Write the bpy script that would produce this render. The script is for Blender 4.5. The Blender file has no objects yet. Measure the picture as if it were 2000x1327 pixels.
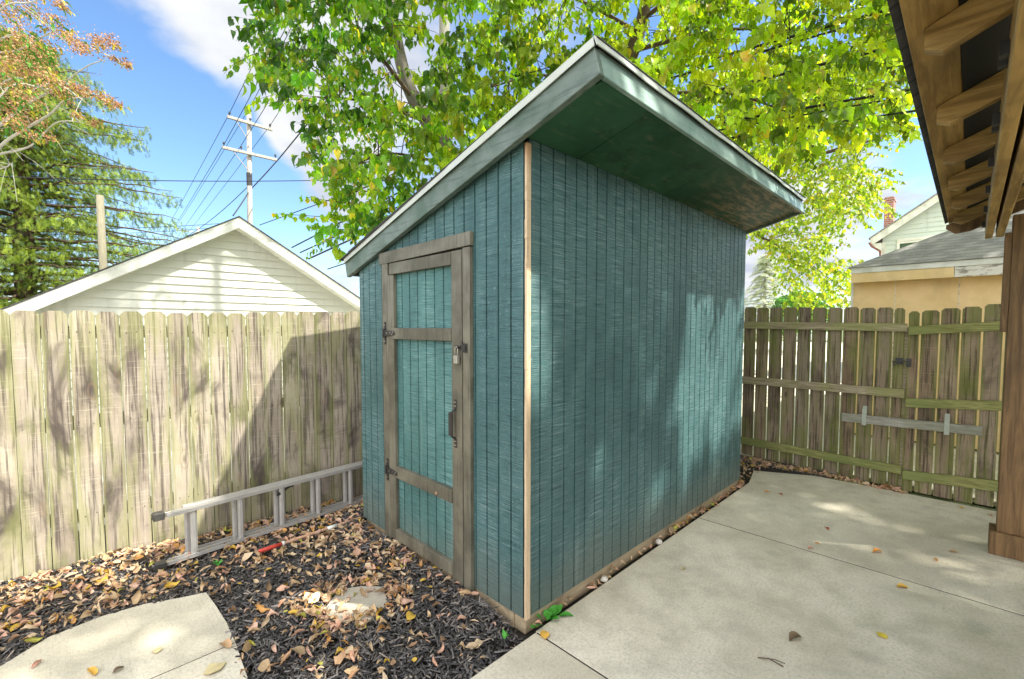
import bpy, math, random
import numpy as np
from mathutils import Vector, Matrix
random.seed(7); rng = np.random.default_rng(7)
R = math.radians
scn = bpy.context.scene
C = scn.collection

# ------------------------------------------------------------------ camera
F, PITCH, CY = 882.0, 0.0498, 683.5           # pixels of the 2000 px wide photograph
cd = bpy.data.cameras.new('camera'); cam = bpy.data.objects.new('camera', cd); C.objects.link(cam)
cd.sensor_width = 36.0; cd.lens = F / 2000 * 36; cd.shift_y = (CY - 663.5) / 2000
cd.clip_start = 0.05; cd.clip_end = 2000
cam.location = (0, 0, 1.7); cam.rotation_euler = (math.pi / 2 - PITCH, 0, 0)
scn.camera = cam

# local frame (s along the shed's long wall, w from the patio towards the left fence)
TH, AX, AY = 0.777, 0.0697, 2.4478
CT, ST = math.cos(TH), math.sin(TH)
SUN_AZ, SUN_EL = R(32), R(53)
LD = np.array([-math.sin(SUN_AZ) * math.cos(SUN_EL), math.cos(SUN_AZ) * math.cos(SUN_EL), -math.sin(SUN_EL)])  # light travel (s,w,z)
def toW(p): return (AX + CT * p[0] - ST * p[1], AY + ST * p[0] + CT * p[1], p[2])
sw = Vector((CT * LD[0] - ST * LD[1], ST * LD[0] + CT * LD[1], LD[2]))
sd = -sw

# ------------------------------------------------------------------ sun, sky, exposure
ld = bpy.data.lights.new('sun', 'SUN'); lo = bpy.data.objects.new('sun', ld); C.objects.link(lo)
ld.energy = 4.6; ld.angle = R(1.0); ld.color = (1.0, 0.95, 0.86)
lo.location = (8, -4, 20); lo.rotation_euler = sw.to_track_quat('-Z', 'Y').to_euler()
scn.view_settings.view_transform = 'Standard'; scn.view_settings.look = 'None'
scn.view_settings.exposure = 1.45; scn.view_settings.gamma = 1.0

class NT:
    """small helper round a node tree"""
    def __init__(s, nt): s.t = nt; s.n = nt.nodes; s.l = nt.links
    def node(s, kind, **kw):
        n = s.n.new(kind)
        for k, v in kw.items(): setattr(n, k, v)
        return n
    def put(s, sock, v):
        if v is None: return
        if hasattr(v, 'is_linked'): s.l.new(v, sock)
        else:
            if hasattr(sock.default_value, '__len__') and not hasattr(v, '__len__'): v = (v,) * len(sock.default_value)
            if hasattr(v, '__len__') and len(sock.default_value) == 4 and len(v) == 3: v = tuple(v) + (1,)
            sock.default_value = v
    def math(s, op, a, b=None, clamp=False):
        n = s.node('ShaderNodeMath', operation=op, use_clamp=clamp); s.put(n.inputs[0], a); s.put(n.inputs[1], b); return n.outputs[0]
    def vmath(s, op, a, b=None):
        n = s.node('ShaderNodeVectorMath', operation=op); s.put(n.inputs[0], a); s.put(n.inputs[1], b)
        return n.outputs['Value'] if op in ('DOT_PRODUCT', 'LENGTH') else n.outputs[0]
    def mix(s, f, a, b, mode='MIX'):
        n = s.node('ShaderNodeMix', data_type='RGBA', blend_type=mode); s.put(n.inputs['Factor'], f)
        s.put(n.inputs[6], a); s.put(n.inputs[7], b); return n.outputs[2]
    def noise(s, vec, scale, detail=4, rough=.55, dist=0.):
        n = s.node('ShaderNodeTexNoise'); s.put(n.inputs['Vector'], vec); n.inputs['Scale'].default_value = scale
        n.inputs['Detail'].default_value = detail; n.inputs['Roughness'].default_value = rough
        n.inputs['Distortion'].default_value = dist; return n.outputs['Fac']
    def vor(s, vec, scale, feature='F1', rnd=1.):
        n = s.node('ShaderNodeTexVoronoi', feature=feature); s.put(n.inputs['Vector'], vec); n.inputs['Scale'].default_value = scale
        n.inputs['Randomness'].default_value = rnd; return n.outputs['Distance']
    def step(s, v, lo_, hi_, a=0., b=1.):
        n = s.node('ShaderNodeMapRange', interpolation_type='SMOOTHSTEP', clamp=True); s.put(n.inputs[0], v)
        for i, q in enumerate((lo_, hi_, a, b)): n.inputs[i + 1].default_value = q
        return n.outputs[0]
    def scale(s, vec, sc, loc=None):
        n = s.node('ShaderNodeMapping'); s.put(n.inputs['Vector'], vec); n.inputs['Scale'].default_value = sc
        if loc: n.inputs['Location'].default_value = loc
        return n.outputs[0]
    def sep(s, vec):
        n = s.node('ShaderNodeSeparateXYZ'); s.put(n.inputs[0], vec); return n.outputs
    def comb(s, x, y, z):
        n = s.node('ShaderNodeCombineXYZ')
        for i, q in enumerate((x, y, z)): s.put(n.inputs[i], q)
        return n.outputs[0]
    def attr(s, name, out='Fac'): return s.node('ShaderNodeAttribute', attribute_name=name).outputs[out]
    def obj(s): return s.node('ShaderNodeTexCoord').outputs['Object']

w = bpy.data.worlds.new('World'); scn.world = w; w.use_nodes = True
N = NT(w.node_tree); N.n.clear()
sky = N.node('ShaderNodeTexSky', sky_type='NISHITA', sun_disc=False)
sky.sun_elevation = SUN_EL; sky.sun_rotation = math.atan2(sd.x, sd.y); sky.altitude = 200; sky.air_density = 1.0; sky.dust_density = 0.6; sky.ozone_density = 3.0
gen = N.node('ShaderNodeTexCoord').outputs['Generated']
d = N.vmath('NORMALIZE', gen)
dx, dy, dz = N.sep(d)
zz = N.math('ADD', N.math('MAXIMUM', dz, 0.), .22)
flat = N.comb(N.math('DIVIDE', dx, zz), N.math('DIVIDE', dy, zz), 0.)
def pdir(px, py):
    u = (px - 1000) / F; v = (py - CY) / F; c, s_ = math.cos(PITCH), math.sin(PITCH)
    return Vector((u, c - v * s_, -s_ - v * c)).normalized()
n1 = N.noise(flat, 1.15, 8, .58, .3); n2 = N.noise(flat, 4.5, 6, .6)
nn = N.math('ADD', N.math('MULTIPLY', n1, .75), N.math('MULTIPLY', n2, .25))
nn = N.math('ADD', N.math('MULTIPLY', N.math('SUBTRACT', nn, .5), 1.45), .52)
acc = None
for px, py, rad, amp in ((540, 40, .40, .26), (420, 0, .28, .22), (600, 150, .24, .20), (640, 300, .13, .40), (560, 235, .06, .2), (330, 20, .2, .2), (1600, 330, .26, .18), (1700, 400, .16, .10),
                         (1480, 520, .26, .3), (1790, 420, .2, -.12), (90, 180, .45, -.3), (390, 260, .26, -.34), (560, 420, .16, -.12), (1640, 480, .10, -.16), (650, 500, .15, .12), (1780, 300, .07, -.12)):
    v = pdir(px, py)
    g = N.step(N.vmath('DOT_PRODUCT', d, tuple(v)), math.cos(rad), 1.0, 0., amp)
    acc = g if acc is None else N.math('ADD', acc, g)
# unseen cloud cover added overhead and behind the viewer as fill light
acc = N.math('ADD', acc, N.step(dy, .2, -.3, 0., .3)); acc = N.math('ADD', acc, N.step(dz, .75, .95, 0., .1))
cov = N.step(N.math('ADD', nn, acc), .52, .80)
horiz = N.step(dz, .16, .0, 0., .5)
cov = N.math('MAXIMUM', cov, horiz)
shade = N.step(N.noise(N.vmath('ADD', flat, (.15, .1, 0)), 2.4, 5, .55), .35, .65)
cloud = N.mix(shade, (3.5, 3.8, 4.5), (5.4, 5.5, 5.6))
cloud = N.mix(1., cloud, N.mix(N.step(dy, .25, -.35), (1, 1, 1), (4.2, 3.95, 3.7)), 'MULTIPLY')     # extra brightness added to the unseen cloud behind the viewer, lifts the shade
hs = N.node('ShaderNodeHueSaturation'); hs.inputs['Saturation'].default_value = 1.1; hs.inputs['Value'].default_value = 1.6
N.put(hs.inputs['Color'], sky.outputs[0])
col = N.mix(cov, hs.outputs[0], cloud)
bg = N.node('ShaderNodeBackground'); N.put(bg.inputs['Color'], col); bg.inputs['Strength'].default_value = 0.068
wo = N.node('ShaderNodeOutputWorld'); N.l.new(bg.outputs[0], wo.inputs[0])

# ------------------------------------------------------------------ positions
def _ray(px, py):
    u = (px - 1000) / F; v = (py - CY) / F; c, s_ = math.cos(PITCH), math.sin(PITCH)
    return np.array([u, c - v * s_, -s_ - v * c])
def toL(P):
    x, y = P[0] - AX, P[1] - AY
    return np.array([CT * x + ST * y, -ST * x + CT * y, P[2]])
EYE = np.array([0, 0, 1.7]); EL = toL(EYE)
def aty(px, py, Y): dd = _ray(px, py); return toL(EYE + dd * Y / dd[1])
def atw(px, py, wv): dd = toL(EYE + _ray(px, py)) - EL; return EL + dd * (wv - EL[1]) / dd[1]
def ats(px, py, sv): dd = toL(EYE + _ray(px, py)) - EL; return EL + dd * (sv - EL[0]) / dd[0]
def grd(px, py, z=0.): dd = _ray(px, py); return toL(EYE + dd * (z - 1.7) / dd[2])
def proj(P):
    x, y, z = toW(P); z -= 1.7; c, s_ = math.cos(PITCH), math.sin(PITCH); dd = c * y - s_ * z
    if dd < .05: return (-9999, -9999)
    return 1000 + F * x / dd, CY - F * (s_ * y + c * z) / dd

# ------------------------------------------------------------------ object helpers
def thing(name, label, cat, base, group=None, kind=None):
    o = bpy.data.objects.new(name, None); o.empty_display_size = .1; C.objects.link(o)
    o.location = toW(base); o.rotation_euler = (0, 0, TH); o['_b'] = tuple(float(q) for q in base)
    tag(o, label, cat, group, kind); return o
def tag(o, label=None, cat=None, group=None, kind=None):
    for k, v in (('label', label), ('category', cat), ('group', group), ('kind', kind)):
        if v: o[k] = v
    return o
def base_of(o): return np.array(o['_b'])

class MB:
    def __init__(s): s.v = []; s.f = []; s.r = []; s.c = []
    def add(s, vs, fs, r=0., col=None):
        k = len(s.v); s.v += [tuple(q) for q in vs]; s.f += [tuple(i + k for i in f) for f in fs]
        s.r += [r] * len(vs); s.c += [col or (1, 1, 1)] * len(vs)
    def box(s, x0, x1, y0, y1, z0, z1, r=0.):
        s.add([(x0, y0, z0), (x1, y0, z0), (x1, y1, z0), (x0, y1, z0), (x0, y0, z1), (x1, y0, z1), (x1, y1, z1), (x0, y1, z1)],
              [(0, 3, 2, 1), (4, 5, 6, 7), (0, 1, 5, 4), (1, 2, 6, 5), (2, 3, 7, 6), (3, 0, 4, 7)], r)
    def hexa(s, lo4, hi4, r=0.):
        s.add(list(lo4) + list(hi4), [(0, 3, 2, 1), (4, 5, 6, 7), (0, 1, 5, 4), (1, 2, 6, 5), (2, 3, 7, 6), (3, 0, 4, 7)], r)
    def prism(s, poly, vec, r=0., col=None):
        n = len(poly); P = [np.array(p, float) for p in poly]; V = np.array(vec, float)
        s.add(P + [p + V for p in P], [tuple(range(n))[::-1], tuple(range(n, 2 * n))] + [(i, (i + 1) % n, n + (i + 1) % n, n + i) for i in range(n)], r, col)
    def bar(s, a, b, wd, ht, r=0., up=(0, 0, 1)):
        a = Vector(a); b = Vector(b); t = (b - a).normalized(); u = Vector(up); x = t.cross(u).normalized(); u = x.cross(t)
        q = [x * wd / 2 * i + u * ht / 2 * j for i, j in ((-1, -1), (1, -1), (1, 1), (-1, 1))]
        s.hexa([a + k for k in q], [b + k for k in q], r)
    def tube(s, pts, rad, n=6, r=0., cap=True):
        pts = [Vector(p) for p in pts]; m = len(pts)
        if not hasattr(rad, '__len__'): rad = [rad] * m
        V = []; 
        for i, p in enumerate(pts):
            t = (pts[min(i + 1, m - 1)] - pts[max(i - 1, 0)]).normalized()
            a = t.cross(Vector((0, 0, 1))); a = a.normalized() if a.length > .05 else Vector((1, 0, 0)); b = t.cross(a).normalized()
            V += [p + (a * math.cos(2 * math.pi * k / n) + b * math.sin(2 * math.pi * k / n)) * rad[i] for k in range(n)]
        Fc = [(i * n + k, i * n + (k + 1) % n, (i + 1) * n + (k + 1) % n, (i + 1) * n + k) for i in range(m - 1) for k in range(n)]
        if cap: Fc += [tuple(range(n))[::-1], tuple(range((m - 1) * n, m * n))]
        s.add(V, Fc, r)
    def build(s, name, mat, parent=None, base=None, bevel=0., smooth=False, seg=1):
        b = base_of(parent) if parent is not None else np.array(base if base is not None else (0, 0, 0), float)
        V = np.array(s.v, float) - b
        me = bpy.data.meshes.new(name); me.from_pydata(V.tolist(), [], s.f); me.update()
        a = me.attributes.new('rnd', 'FLOAT', 'POINT'); a.data.foreach_set('value', np.array(s.r, dtype=np.float32))
        me.materials.append(mat)
        if smooth: me.polygons.foreach_set('use_smooth', [True] * len(me.polygons))
        o = bpy.data.objects.new(name, me); C.objects.link(o)
        if parent is not None:
            o.parent = root_of(parent) if False else parent
        else:
            o.location = toW(b); o.rotation_euler = (0, 0, TH)
        o['_b'] = tuple(float(q) for q in b)
        if bevel:
            m = o.modifiers.new('bevel', 'BEVEL'); m.width = bevel; m.segments = seg; m.limit_method = 'ANGLE'; m.angle_limit = R(40)
        return o

def scatter(name, mat, tv, tf, M, loc, col, parent=None, base=None, smooth=False):
    """many small pieces (template tv, tf; matrices M; positions loc; colours col) as one mesh"""
    tv = np.asarray(tv, float); m = len(loc); nv = len(tv)
    b = base_of(parent) if parent is not None else np.array(base if base is not None else (0, 0, 0), float)
    V = (np.einsum('mij,nj->mni', M, tv) + np.asarray(loc)[:, None, :] - b).reshape(-1, 3)
    lens = np.array([len(f) for f in tf]); idx = np.concatenate([np.array(f) for f in tf])
    loops = (idx[None, :] + (np.arange(m) * nv)[:, None]).reshape(-1)
    starts = (np.concatenate([[0], np.cumsum(lens)[:-1]])[None, :] + (np.arange(m) * lens.sum())[:, None]).reshape(-1)
    me = bpy.data.meshes.new(name)
    me.vertices.add(len(V)); me.vertices.foreach_set('co', V.reshape(-1).astype(np.float32))
    me.loops.add(len(loops)); me.loops.foreach_set('vertex_index', loops.astype(np.int32))
    me.polygons.add(len(starts)); me.polygons.foreach_set('loop_start', starts.astype(np.int32))
    me.update(calc_edges=True); me.validate()
    a = me.attributes.new('col', 'FLOAT_COLOR', 'POINT')
    cc = np.ones((m, nv, 4)); cc[:, :, :3] = np.asarray(col)[:, None, :]
    a.data.foreach_set('color', cc.reshape(-1).astype(np.float32))
    if smooth: me.polygons.foreach_set('use_smooth', [True] * len(me.polygons))
    me.materials.append(mat)
    o = bpy.data.objects.new(name, me); C.objects.link(o)
    if parent is not None: o.parent = parent
    else: o.location = toW(b); o.rotation_euler = (0, 0, TH)
    o['_b'] = tuple(float(q) for q in b)
    return o

# ------------------------------------------------------------------ materials
def mat(name, fn, rough=.6, spec=.4, bump=None, metal=0.):
    m = bpy.data.materials.new(name); m.use_nodes = True; N = NT(m.node_tree); N.n.clear()
    p = N.node('ShaderNodeBsdfPrincipled'); o = N.node('ShaderNodeOutputMaterial'); N.l.new(p.outputs[0], o.inputs[0])
    res = fn(N)
    if not isinstance(res, dict): res = {'col': res}
    N.put(p.inputs['Base Color'], res['col']); N.put(p.inputs['Roughness'], res.get('rough', rough))
    p.inputs['Specular IOR Level'].default_value = spec; p.inputs['Metallic'].default_value = metal
    if 'h' in res:
        b = N.node('ShaderNodeBump'); b.inputs['Strength'].default_value = res.get('hs', .6); b.inputs['Distance'].default_value = res.get('hd', .004)
        N.put(b.inputs['Height'], res['h']); N.l.new(b.outputs[0], p.inputs['Normal'])
    return m

def siding_fn(base, light, dark, streak=1.):
    def fn(N):
        o = N.obj(); q = N.math('MULTIPLY', N.attr('rnd'), 37.)
        v = N.vmath('ADD', o, N.comb(q, q, q))
        st = N.noise(N.scale(v, (5., 5., 190)), 1., 5, .68, .2)           # rough sawn lines across the boards
        st2 = N.noise(N.scale(v, (9, 9, 300)), 1., 3, .7)
        patch = N.noise(N.scale(v, (2.4, 2.4, 1.1)), 1., 4, .6)
        fine = N.noise(v, 60, 3, .6)
        wear_sheen = N.math('MULTIPLY', N.step(st, .50, .66), N.step(patch, .38, .62, .08, 1.))  # pale worn streaks in patches, lightened further to paint in a sheen
        c = N.mix(N.step(patch, .35, .68), base, tuple(x * 1.35 for x in base))
        c = N.mix(N.step(st, .48, .34, 0, .8), c, dark)
        c = N.mix(N.math('MULTIPLY', wear_sheen, .55 * streak), c, light)
        c = N.mix(N.step(fine, .60, .74, 0, .5), c, light)
        z = N.sep(o)[2]; x_ = N.sep(o)[0]
        c = N.mix(N.math('MULTIPLY', N.step(N.math('ADD', z, N.math('MULTIPLY', patch, -.5)), .22, -.2), .55), c, (.12, .13, .10))      # splashed dirt along the foot
        drip = N.noise(N.scale(v, (22, 22, .7)), 1., 4, .6); c = N.mix(N.step(drip, .60, .74, 0, .30), c, dark); c = N.mix(N.step(drip, .40, .28, 0, .22), c, light)
        h = N.math('ADD', N.math('MULTIPLY', st, 1.), N.math('MULTIPLY', st2, .5)); h = N.math('ADD', h, N.math('MULTIPLY', fine, .35))
        return {'col': c, 'h': h, 'hs': .8, 'hd': .006, 'rough': N.step(st, .3, .7, .55, .34)}
    return fn
M_side = mat('teal_siding', siding_fn((.040, .104, .106), (.33, .40, .40), (.008, .028, .034)), spec=.5)
M_panel = mat('teal_door_panel', siding_fn((.054, .145, .138), (.30, .41, .39), (.010, .042, .045)), spec=.5)

def paint_fn(base, light, dark, along=(3, 3, 60)):
    def fn(N):
        o = N.obj(); q = N.math('MULTIPLY', N.attr('rnd'), 23.); v = N.vmath('ADD', o, N.comb(q, q, q))
        g = N.noise(N.scale(v, along), 1., 4, .6); p = N.noise(v, 3.2, 4, .6); f = N.noise(v, 45, 3, .6); big = N.noise(v, 1.3, 2)
        c = N.mix(N.step(p, .35, .68), base, light); c = N.mix(N.step(f, .58, .78, 0, .5), c, light); c = N.mix(N.step(g, .5, .3, 0, .55), c, dark)
        k = N.vor(v, 9.); c = N.mix(N.step(k, .055, .03, 0, .8), c, dark)
        return {'col': c, 'h': N.math('ADD', g, N.math('MULTIPLY', f, .6)), 'hs': .35, 'hd': .003, 'rough': N.step(p, .3, .7, .6, .42)}
    return fn
M_trim = mat('brown_green_trim', paint_fn((.088, .082, .058), (.165, .155, .115), (.03, .026, .02), (60, 60, 3)))
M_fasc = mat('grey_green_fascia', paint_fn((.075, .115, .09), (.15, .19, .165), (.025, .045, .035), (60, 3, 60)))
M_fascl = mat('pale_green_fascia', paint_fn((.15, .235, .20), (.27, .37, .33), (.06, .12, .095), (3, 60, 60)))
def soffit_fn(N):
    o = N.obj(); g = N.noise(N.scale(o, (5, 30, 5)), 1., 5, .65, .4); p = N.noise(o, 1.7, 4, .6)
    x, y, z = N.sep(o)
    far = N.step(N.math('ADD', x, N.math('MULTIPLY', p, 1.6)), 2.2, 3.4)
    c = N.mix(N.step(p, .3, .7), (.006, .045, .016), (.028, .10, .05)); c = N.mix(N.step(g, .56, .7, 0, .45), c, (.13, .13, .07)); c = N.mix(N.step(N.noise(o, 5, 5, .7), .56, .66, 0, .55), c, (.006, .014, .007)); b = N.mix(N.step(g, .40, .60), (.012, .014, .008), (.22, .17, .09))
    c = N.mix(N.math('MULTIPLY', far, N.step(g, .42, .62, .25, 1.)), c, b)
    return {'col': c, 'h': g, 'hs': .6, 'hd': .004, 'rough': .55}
M_soff = mat('soffit_plywood', soffit_fn, spec=.35)
def raw_fn(N):
    o = N.obj(); g = N.noise(N.scale(o, (140, 140, 2.5)), 1., 4, .6); f = N.noise(N.scale(o, (60, 60, 12)), 1., 3); x, y, z = N.sep(o)
    c = N.mix(g, (.30, .19, .09), (.78, .63, .44)); c = N.mix(N.step(f, .6, .72, 0, .6), c, (.20, .12, .06))
    c = N.mix(N.step(z, 2.5, 2.66, 0, .5), c, (.40, .18, .07))
    return {'col': c, 'h': g, 'hs': .8, 'hd': .004}
M_raw = mat('raw_plywood_edge', raw_fn)
def skid_fn(N):
    o = N.obj(); g = N.noise(N.scale(o, (4, 40, 40)), 1., 5, .65); p = N.noise(o, 5, 4)
    c = N.mix(g, (.18, .13, .075), (.52, .43, .28)); return {'col': N.mix(N.step(p, .5, .7, 0, .6), c, (.16, .12, .07)), 'h': g, 'hs': .5}
M_skid = mat('weathered_skid', skid_fn)
def metal_fn(a, b, sc=6):
    return lambda N: {'col': N.mix(N.noise(N.obj(), sc, 5, .6), a, b), 'rough': N.step(N.noise(N.obj(), sc * 3, 3), .3, .7, .3, .55)}
M_drip = mat('white_drip_edge', metal_fn((.34, .37, .33), (.55, .58, .52), 5))
M_black = mat('black_iron', metal_fn((.012, .012, .012), (.035, .033, .03), 30), spec=.5)
M_steel = mat('worn_steel', metal_fn((.35, .33, .28), (.65, .63, .56), 40), metal=.85)
M_alu = mat('aluminium', metal_fn((.34, .33, .31), (.52, .51, .48), 14), metal=.35)
M_rub = mat('black_rubber', metal_fn((.03, .03, .028), (.07, .068, .06), 40))
M_galv = mat('galvanised_bracket', metal_fn((.28, .32, .26), (.44, .47, .40), 25), metal=.2)
def shingle_fn(a, b, row=.13, col=.3):
    def fn(N):
        o = N.obj(); x, y, z = N.sep(o); v = N.math('ADD', y, N.math('MULTIPLY', x, .0)) if col < 0 else N.math('ADD', x if col > .27 else z, 0)
        k = N.math('DIVIDE', v, row); fr_ = N.math('FRACT', k); fl_ = N.math('FLOOR', k)
        tab = N.noise(N.comb(N.math('MULTIPLY', N.math('ADD', x, y), 5.), N.math('MULTIPLY', fl_, 3.7), 0.), 1., 2, .5)
        c = N.mix(N.step(tab, .35, .65), a, b); f = N.noise(o, 45, 3); c = N.mix(N.step(f, .45, .7, 0, .4), c, tuple(x_ * 1.4 for x_ in b))
        c = N.mix(N.step(fr_, .16, .04, 0, .7), c, tuple(x_ * .3 for x_ in a)); return {'col': c, 'h': f, 'hs': .5}
    return fn
M_shing = mat('dark_shingles', shingle_fn((.03, .03, .032), (.06, .06, .06)), rough=.9)
M_dark = mat('black_roof_deck', lambda N: N.mix(N.noise(N.scale(N.obj(), (2, 30, 2)), 1., 3), (.006, .006, .006), (.018, .016, .013)), rough=.8)

def fence_fn(pal, green, gamt, dark, damt):
    def fn(N):
        o = N.obj(); r_ = N.attr('rnd'); q = N.math('MULTIPLY', r_, 61.); v = N.vmath('ADD', o, N.comb(q, q, q))
        grain = N.noise(N.scale(v, (55, 55, 1.6)), 1., 5, .62, .35); fine = N.noise(N.scale(v, (180, 180, 7)), 1., 3, .7)
        cross = N.noise(N.scale(v, (6, 6, 130)), 1., 3, .6)
        big = N.noise(N.scale(v, (5, 5, 1.5)), 1., 4, .6); blo = N.noise(N.scale(v, (2.6, 2.6, 1.5)), 1., 5, .62, .6)
        rb = N.node('ShaderNodeTexWhiteNoise', noise_dimensions='1D'); N.put(rb.inputs['W'], q); rv = rb.outputs['Value']
        c = N.mix(N.step(big, .32, .68), pal[0], pal[1]); c = N.mix(N.math('MULTIPLY', rv, .7), c, pal[2])
        c = N.mix(N.step(grain, .52, .38, 0, .85), c, dark); c = N.mix(N.step(fine, .55, .75, 0, .35), c, tuple(min(1, x * 1.5) for x in pal[1]))
        c = N.mix(N.step(cross, .58, .7, 0, .22), c, tuple(min(1, x * 1.7) for x in pal[1]))
        c = N.mix(N.math('MULTIPLY', N.step(blo, .50, .68), damt), c, dark)
        z = N.sep(o)[2]
        edge = N.attr('edge'); gn = N.noise(N.scale(v, (9, 9, 2.2)), 1., 5, .6)
        gm = N.math('ADD', N.math('MULTIPLY', edge, .22), gn)
        gm = N.math('ADD', gm, N.step(z, .9, 1.9, 0, .07)); gm = N.math('ADD', gm, N.step(z, .7, 0., 0, .08))
        c = N.mix(N.math('MULTIPLY', N.step(gm, .46, .72), gamt), c, green)
        kv = N.vor(N.scale(v, (5.5, 5.5, 2.1)), 1., rnd=.9)
        c = N.mix(N.step(kv, .13, .03, 0, .8), c, (.07, .045, .03)); c = N.mix(N.step(N.math('ABSOLUTE', N.math('SUBTRACT', kv, .17)), .03, .0, 0, .35), c, (.2, .13, .08))
        return {'col': c, 'h': N.math('ADD', grain, N.math('MULTIPLY', fine, .5)), 'hs': .55, 'hd': .004, 'rough': .8}
    return fn
M_fenL = mat('sunny_weathered_cedar', fence_fn([(.25, .215, .155), (.41, .365, .28), (.25, .21, .175)], (.20, .215, .075), .5, (.065, .052, .045), .95), spec=.2)
M_fenR = mat('mossy_brown_cedar', fence_fn([(.20, .14, .085), (.34, .26, .17), (.26, .22, .17)], (.155, .195, .035), .55, (.045, .032, .024), .55), spec=.2)
def rail_fn(a, b, green, gamt):
    def fn(N):
        o = N.obj(); q = N.math('MULTIPLY', N.attr('rnd'), 31.); v = N.vmath('ADD', o, N.comb(q, q, q))
        g = N.noise(N.scale(v, (3, 3, 70)), 1., 5, .62, .5); f = N.noise(N.scale(v, (8, 8, 160)), 1., 3, .7); p = N.noise(v, 2.4, 4)
        c = N.mix(N.step(g, .35, .65), a, b); c = N.mix(N.step(f, .56, .4, 0, .5), c, tuple(x * .4 for x in a))
        c = N.mix(N.math('MULTIPLY', N.step(p, .42, .62), gamt), c, green)
        k = N.vor(N.scale(v, (1.6, 1.6, 9)), 1.); c = N.mix(N.step(k, .12, .04, 0, .8), c, (.06, .04, .03))
        return {'col': c, 'h': g, 'hs': .5}
    return fn
M_rail = mat('grey_brown_rail', rail_fn((.26, .21, .13), (.46, .39, .27), (.24, .28, .06), .5), rough=.8)
M_railg = mat('mossy_rail', rail_fn((.20, .20, .06), (.36, .36, .14), (.165, .20, .06), .7), rough=.8)
def concrete_fn(seed, green=.0):
    def fn(N):
        o = N.vmath('ADD', N.obj(), (seed, seed * .7, 0)); x, y, z = N.sep(o)
        big = N.noise(o, .9, 5, .6); mid = N.noise(o, 4.5, 5, .65); fine = N.noise(o, 70, 4, .65); f2 = N.noise(o, 220, 2, .6)
        br = N.noise(N.scale(o, (150, 5, 1)), 1., 4, .6, .6)
        c = N.mix(N.step(big, .32, .68), (.57, .52, .39), (.75, .70, .56)); c = N.mix(N.step(mid, .4, .7, 0, .45), c, (.38, .35, .265))
        c = N.mix(N.step(fine, .42, .7, 0, .42), c, (.29, .275, .22)); c = N.mix(N.step(br, .56, .72, 0, .30), c, (.24, .24, .20))
        c = N.mix(N.step(f2, .6, .75, 0, .3), c, (.68, .67, .6))
        st = N.vor(N.vmath('ADD', N.scale(o, (1.6, 1.6, 1)), N.comb(N.math('MULTIPLY', mid, .35), N.math('MULTIPLY', big, .3), 0.)), 1.); c = N.mix(N.step(st, .16, .07, 0, .35), c, (.27, .26, .21))
        pit = N.vor(o, 26.); c = N.mix(N.step(pit, .10, .05, 0, .6), c, (.20, .19, .16))
        if green: 
            gg = N.math('MULTIPLY', N.step(N.noise(o, 1.1, 5, .65), .42, .68), N.step(y, -.2, -2.6)); c = N.mix(N.math('MULTIPLY', gg, green), c, (.22, .26, .11))
        h = N.math('ADD', N.math('MULTIPLY', br, .8), N.math('MULTIPLY', fine, .8))
        return {'col': c, 'h': h, 'hs': .35, 'hd': .003, 'rough': .85}
    return fn
M_con = mat('broomed_concrete', concrete_fn(0., .55), spec=.25)
M_con2 = mat('broomed_concrete_far', concrete_fn(7.3, .6), spec=.25)
M_con3 = mat('path_concrete', concrete_fn(3.1), spec=.25)
M_drive = mat('sunny_drive', concrete_fn(5.), spec=.2)
M_dirt = mat('soil', lambda N: {'col': N.mix(N.noise(N.obj(), 8, 5, .7), (.02, .016, .012), (.055, .045, .034)), 'h': N.noise(N.obj(), 40, 4, .7), 'hs': 1., 'hd': .02}, rough=.95)
M_grass = mat('lawn', lambda N: {'col': N.mix(N.noise(N.obj(), .35, 6, .65), (.045, .075, .018), (.14, .16, .06)), 'h': N.noise(N.obj(), 30, 4, .7), 'hs': 1., 'hd': .05}, rough=.95)

def col_mat(name, rough=.6, trans=0., bumpy=False, tgain=(1.6, 1.75, .6), spec=.3):
    m = bpy.data.materials.new(name); m.use_nodes = True; N = NT(m.node_tree); N.n.clear()
    o = N.node('ShaderNodeOutputMaterial'); p = N.node('ShaderNodeBsdfPrincipled')
    a = N.node('ShaderNodeAttribute', attribute_name='col').outputs['Color']
    nz = N.noise(N.obj(), 60, 3, .6)
    c = N.mix(N.step(nz, .35, .7, 0, .35), a, N.mix(1., a, (.55, .5, .45), 'MULTIPLY'))
    N.put(p.inputs['Base Color'], c); p.inputs['Roughness'].default_value = rough; p.inputs['Specular IOR Level'].default_value = spec
    if trans:
        t = N.node('ShaderNodeBsdfTranslucent'); N.put(t.inputs['Color'], N.mix(1., c, tgain, 'MULTIPLY'))
        mx = N.node('ShaderNodeMixShader'); mx.inputs[0].default_value = trans; N.l.new(p.outputs[0], mx.inputs[1]); N.l.new(t.outputs[0], mx.inputs[2]); N.l.new(mx.outputs[0], o.inputs[0])
    else: N.l.new(p.outputs[0], o.inputs[0])
    return m
M_leaf = col_mat('green_leaves', .42, .55, spec=.45, tgain=(1.7, 1.75, .45))
M_need = col_mat('needles', .6, .35)
M_litter = col_mat('dry_leaves', .65, .2, tgain=(1.1, .9, .7))
M_chip = col_mat('mulch_chips', .48, spec=.6)
M_seed = col_mat('brown_seed_clusters', .8, .25, tgain=(1.2, 1., .8))
def bark_fn(a, b):
    return lambda N: (lambda g: {'col': N.mix(g, a, b), 'h': g, 'hs': 1., 'hd': .02})(N.noise(N.scale(N.obj(), (22, 22, 5)), 1., 5, .65, .4))
M_bark = mat('brown_bark', bark_fn((.035, .022, .013), (.13, .085, .05)), rough=.9)
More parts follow.
